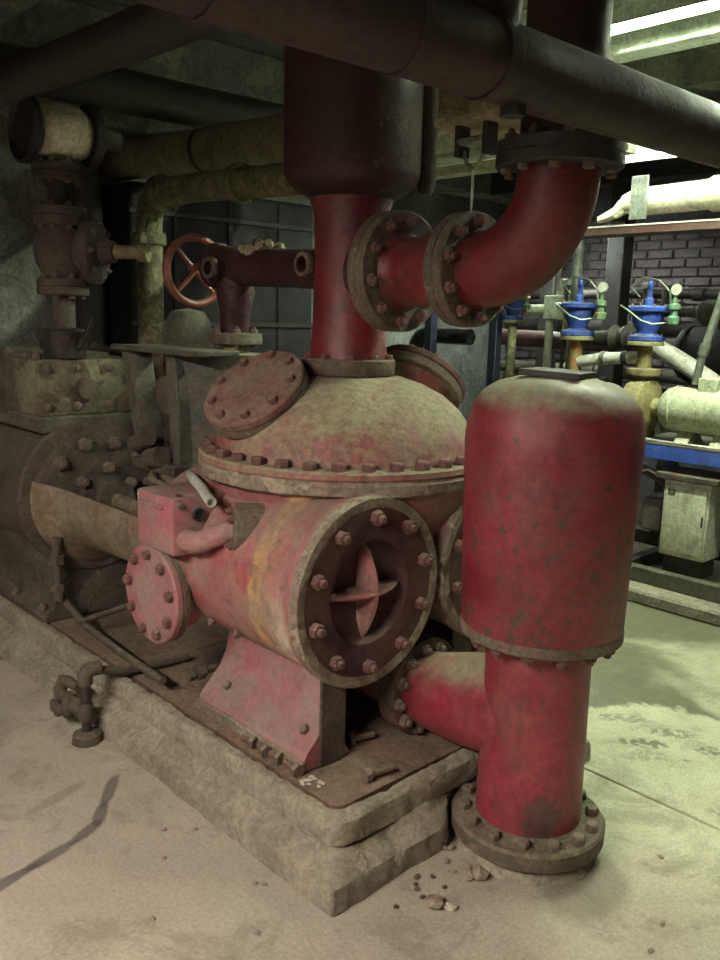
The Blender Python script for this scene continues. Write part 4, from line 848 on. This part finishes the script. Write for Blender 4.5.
# maroon header and glossy black pipe further back
single('header_pipe', tube(new(), [(4.1, 1.22, 1.385), (4.1, 2.0, 1.40), (4.1, 2.75, 1.41)], .062, 24), 'maroon_pipe', 'dull maroon horizontal header pipe behind the blue valves', 'pipe', (4.1, 1.8, 1.4))
pts = [(3.55, 2.55, 1.41), (3.55, 2.95, 1.41)] + [tuple(p) for p in arc((3.55, 2.98, 1.30), (0, 0, 1), (0, 1, 0), .11, .1, PI/2, 7)] + [(3.55, 3.09, .9), (3.55, 3.09, .01)]
single('glossy_pipe', tube(new(), pts, .058, 24), 'black_gloss', 'glossy black pipe with an elbow in front of the white back wall', 'pipe', (3.55, 2.8, 0))
for (x, y, lb) in ((3.40, 2.80, 'navy blue upright post beside the glossy black pipe elbow'), (3.55, 2.32, 'navy blue upright post below the small blue valve')):
    single('steel_post', box(new(), (x, y, 0 if y > 2.6 else .076), (x+.07, y+.07, 1.62), .004), 'navy_paint', lb, 'post', (x, y, 0))
# black building column and pale strut
single('steel_column', (lambda b: (box(b, (4.52, 1.94, .0), (4.66, 2.08, 2.55), .006), box(b, (4.50, 1.92, 0), (4.68, 2.10, .03)), b)[2])(new()), 'black_iron', 'black steel column in front of the brick wall at right', 'column', (4.6, 2.0, 0))
single('steel_column', box(new(), (4.55, 2.55, 0), (4.65, 2.68, 2.55), .006), 'black_iron', 'dark steel column right beside the red elbow', 'column', (4.6, 2.6, 0))
single('header_beam', (lambda b: (box(b, (4.50, -1.5, 2.55), (4.68, 3.2, 2.70), .006), b)[1])(new()), 'black_iron', 'black steel beam above the columns at right', 'beam', (4.6, 1, 2.55))
single('glass_tube', cyl(new(), (3.62, 1.74, .076), (0, 0, 1), .035, 1.98, 16), 'galvanised', 'grey upright tube above the middle blue valve', 'tube', (3.62, 1.74, .0))
single('valve_gear_bank', (lambda b: (box(b, (3.85, 1.95, 1.55), (3.95, 2.15, 1.72), .01), tube(b, [(3.9, 2.3, 1.62), (3.9, 1.8, 1.63)], .035, 12), tube(b, [(3.9, 2.05, 1.70), (3.9, 2.05, 1.84)], .02, 10), tube(b, [(3.9, 2.12, 1.6), (3.9, 2.12, .078)], .03, 10), b)[4])(new()), 'pale_machine', 'pale pipe fittings crowded behind the small blue valve', 'fittings', (3.9, 2.05, 1.05))
single('pipe_fittings', (lambda b: (tube(b, [(3.75, 1.35, 1.62), (3.75, .55, 1.61)], .03, 12), lathe(b, [(.05, 0), (.07, .02), (.07, .16), (.05, .18)], 20, frame((3.75, .95, 1.615), Ym)), tube(b, [(3.75, 1.18, 1.62), (3.75, 1.18, 1.75)], .02, 10), b)[3])(new()), 'grey_iron', 'grey pipe fittings behind the right blue valve', 'fittings', (3.75, 1.0, 1.6))
for i, (x, z, rr, y0, y1, mt, lb) in enumerate(((4.75, 1.75, .035, .6, 3.0, 'black_iron', 'thin black pipe along the brick wall, uppermost of three'), (4.85, 1.50, .06, .6, 3.2, 'black_iron', 'thick black pipe along the brick wall, middle of three'), (4.7, 1.15, .05, .6, 3.2, 'grey_iron', 'grey pipe along the brick wall, lowest of three'))):
    t = thing('wall_pipe', lb, 'pipe', (x, (y0+y1)/2, z), 'pipes along the brick wall')
    part('pipe_run', tube(new(), [(x, y0, z), (x, (y0+y1)/2, z+.01), (x, y1, z)], rr, 16), mt, t)
    for yy in (y0+.4, y0+1.3, y0+2.1): part('wall_bracket', box(new(), (x-.01, yy, z-rr-.012), (X1, yy+.03, z-rr+.004)), 'galvanised', t)
    for yy in (y0+.8, y0+1.6): part('coupling', tube(new(), [(x, yy, z+.005), (x, yy+.08, z+.007)], rr*1.35, 16), mt, t)
bm = new(); box(bm, (3.60, .62, 1.47), (3.80, .70, 1.50)); tube(bm, [(3.7, .66, 1.48), (3.7, .50, 1.30)], .045, 14)
single('white_duct', tube(new(), [(3.66, 1.25, 1.45), (3.66, .95, 1.30), (3.66, .62, 1.12), (3.66, .58, .90)], .055, 16), 'bright_pipe', 'white pipe slanting down behind the right blue valve', 'pipe', (3.66, 1.0, .9)) ; bm.free()
for (x, y, h, lb) in ((3.575, 1.22, .30, 'small brass gauge cock left of the right blue valve'), (3.45, 1.70, .32, 'small brass gauge cock left of the middle blue valve')):
    t = thing('gauge_cock', lb, 'valve', (x, y, 1.45), 'small brass gauge cocks')
    part('stem', tube(new(), [(x, y, 1.45), (x, y, 1.45+h)], .014, 10), 'yellow_cast', t); part('tee', tube(new(), [(x, y-.06, 1.45+h*.6), (x, y+.06, 1.45+h*.6)], .02, 10), 'green_brass', t); part('cap', lathe(new(), [(.03, 0), (.03, .03), (.015, .04)], 8, Matrix.Translation((x, y, 1.45+h))), 'bright_pipe', t)
    part('riser', tube(new(), [(x, y, .1), (x, y, 1.45)], .012, 8), 'grey_iron', t)
# white header pipe with bracket, and long bar below it
wp = thing('lagged_header', 'white lagged pipe under the ceiling at right edge with steel bracket', 'pipe', (3.3, .6, 2.2))
part('lagging', tube(new(), [(3.25, 1.22, 2.21), (3.25, 1.15, 2.215), (3.25, .9, 2.22), (3.25, .72, 2.225), (3.25, .70, 2.225), (3.25, .2, 2.23), (3.25, -1.2, 2.24)], [.05, .075, .078, .078, .092, .092, .092], 28), 'white_lagging', wp)
part('bracket', box(new(), (3.15, 1.03, 2.11), (3.165, 1.13, 2.34), .002), 'galvanised', wp)
part('torn_end', (lambda b: (tube(b, [(3.25, 1.22, 2.20), (3.24, 1.27, 2.16), (3.25, 1.33, 2.14), (3.24, 1.38, 2.13)], [.045, .04, .025, .015], 10), roughen(b, .02, 18), b)[2])(new()), 'white_lagging', wp)
bt = thing('cable_tray', 'long horizontal steel tray bar with bright top edge at right', 'tray', (3.2, .8, 2.07))
part('tray_side', box(new(), (3.14, -.22, 2.035), (3.15, 1.95, 2.075)), 'maroon_pipe', bt); part('tray_lip', box(new(), (3.135, -.22, 2.075), (3.16, 1.95, 2.083)), 'bright_pipe', bt)
part('tray_floor', box(new(), (3.15, -.22, 2.035), (3.32, 1.95, 2.04)), 'maroon_pipe', bt)
for y in (-.1, 1.88): part('drop_rod', cyl(new(), (3.147, y, 2.083), (0, 0, 1), .006, ZC-2.085, 8), 'galvanised', bt)
# leaning galvanised conduit
lc = thing('conduit', 'grey galvanised conduit leaning beside pale green motor', 'conduit', (3.27, .69, 1.2))
part('conduit_run', tube(new(), [(3.26, .70, 1.22), (3.26, .685, 1.35), (3.26, .60, 1.70), (3.26, .50, 2.03)], .022, 16), 'galvanised', lc)
part('coupling', tube(new(), [(3.26, .678, 1.38), (3.26, .664, 1.44)], .028, 16), 'galvanised', lc)
# white elbow insulation and loose cables on the skid
for i, (pts, lb) in enumerate((([(3.15, 1.0, .90), (3.16, .8, .895), (3.15, .6, .897), (3.17, .42, .893)], 'pale cable lying along the blue rail under the motor'), ([(3.2, 1.2, .78), (3.18, .98, .70), (3.2, .9, .72), (3.22, .8, .68)], 'pale cable hanging below the blue rail'))):
    single('cable', tube(new(), pts, .008, 8), 'bright_pipe', lb, 'cable', pts[0])

# ================================================================== DEBRIS
def chip(name, label, cat, p, s, mat, seed, group=None):
    rnd = random.Random(seed); bm = new(); bmesh.ops.create_icosphere(bm, subdivisions=1, radius=1)
    for v in bm.verts: v.co = Vector((v.co.x*s[0]*rnd.uniform(.65, 1.25), v.co.y*s[1]*rnd.uniform(.65, 1.25), v.co.z*s[2]*rnd.uniform(.6, 1.2)))
    zmin = min(v.co.z for v in bm.verts); R = Matrix.Rotation(rnd.uniform(0, 6), 4, 'Z')
    for v in bm.verts: v.co = R @ (v.co-Vector((0, 0, zmin))) + Vector(p)
    return single(name, bm, mat, label, cat, p, group, 10)
def rounded_spots(n, cx, cy, rx, ry, seed):
    r = random.Random(seed); return [(cx+r.uniform(-rx, rx), cy+r.uniform(-ry, ry)) for _ in range(n)]
chip('mortar_chip', 'largest pale mortar chip on floor between plinth corner and post', 'rubble', (.235, -.15, 0), (.035, .028, .018), 'rubble', 1)
chip('mortar_chip', 'flat pale chip touching the largest mortar chip on floor', 'rubble', (.262, -.185, 0), (.022, .018, .012), 'flake_white', 2)
chip('mortar_chip', 'pale mortar lump against the round base flange', 'rubble', (.415, -.155, 0), (.03, .02, .02), 'rubble', 3)
for i, (x, y) in enumerate(rounded_spots(12, .42, -.07, .05, .09, 4)): chip('mortar_crumb', 'mortar crumb scattered beside the round base flange', 'rubble', (x, y, 0), (.009, .011, .008), 'rubble', 10+i, 'crumbs by the base flange')
for i, (x, y) in enumerate(rounded_spots(8, .27, -.02, .09, .05, 5)): chip('mortar_crumb', 'dark crumb on the floor along the plinth short side', 'rubble', (x-.03, y-.06, 0), (.008, .009, .006), 'dirty_iron', 40+i, 'crumbs along the plinth')
for i, (x, y) in enumerate([(-.05, .22), (-.07, .24), (-.06, .56), (-.13, .62), (-.2, .5), (-.18, .08), (-.35, .3), (.634, -.592), (.52, -.62), (.9, -.45)]): chip('grit', 'loose grit speck on the open floor', 'rubble', (x, y, 0), (.010, .008, .005), 'rubble', 60+i, 'grit on the floor')
for i, (x, y) in enumerate(rounded_spots(14, .165, .27, .028, .05, 6)): chip('paint_flake', 'white paint flake in the small pile in the tray corner', 'flake', (x, y, TZ), (.010, .007, .003), 'flake_white', 80+i, 'white flakes in tray')
chip('paint_flake', 'single white paper scrap on the floor near boot prints', 'flake', (1.50, -.23, 0), (.022, .014, .003), 'flake_white', 99)
for i, (x, y, a, L) in enumerate([(.156, .55, 1.75, .05), (.150, .48, 1.4, .05), (.158, .42, 1.65, .045), (.152, .33, 1.5, .065), (.29, .18, -.2, .09), (.40, .37, -.3, .085)]):
    lab = ['rusty loose bolt farthest left in the tray beside the pump foot', 'second rusty bolt from the left in the tray', 'third rusty bolt from the left in the tray', 'long rusty bolt nearest the white flakes in tray', 'rusty bolt lying alone by the right tray rim', 'rusty bolt at the dark gap under the pump end'][i]
    t = thing('loose_bolt', lab, 'bolt', (x, y, TZ), 'loose bolts in the tray'); d = Vector((math.cos(a), math.sin(a), 0)); p = Vector((x, y, TZ+.019))
    part('shank', cyl(new(), p, d, .011, L, 10), 'tray_rust', t); part('head', lathe(new(), [(.022, 0), (.022, .017)], 6, frame(p-d*.006, d) @ Matrix.Rotation(PI/6, 4, 'Z')), 'bolt_iron', t)
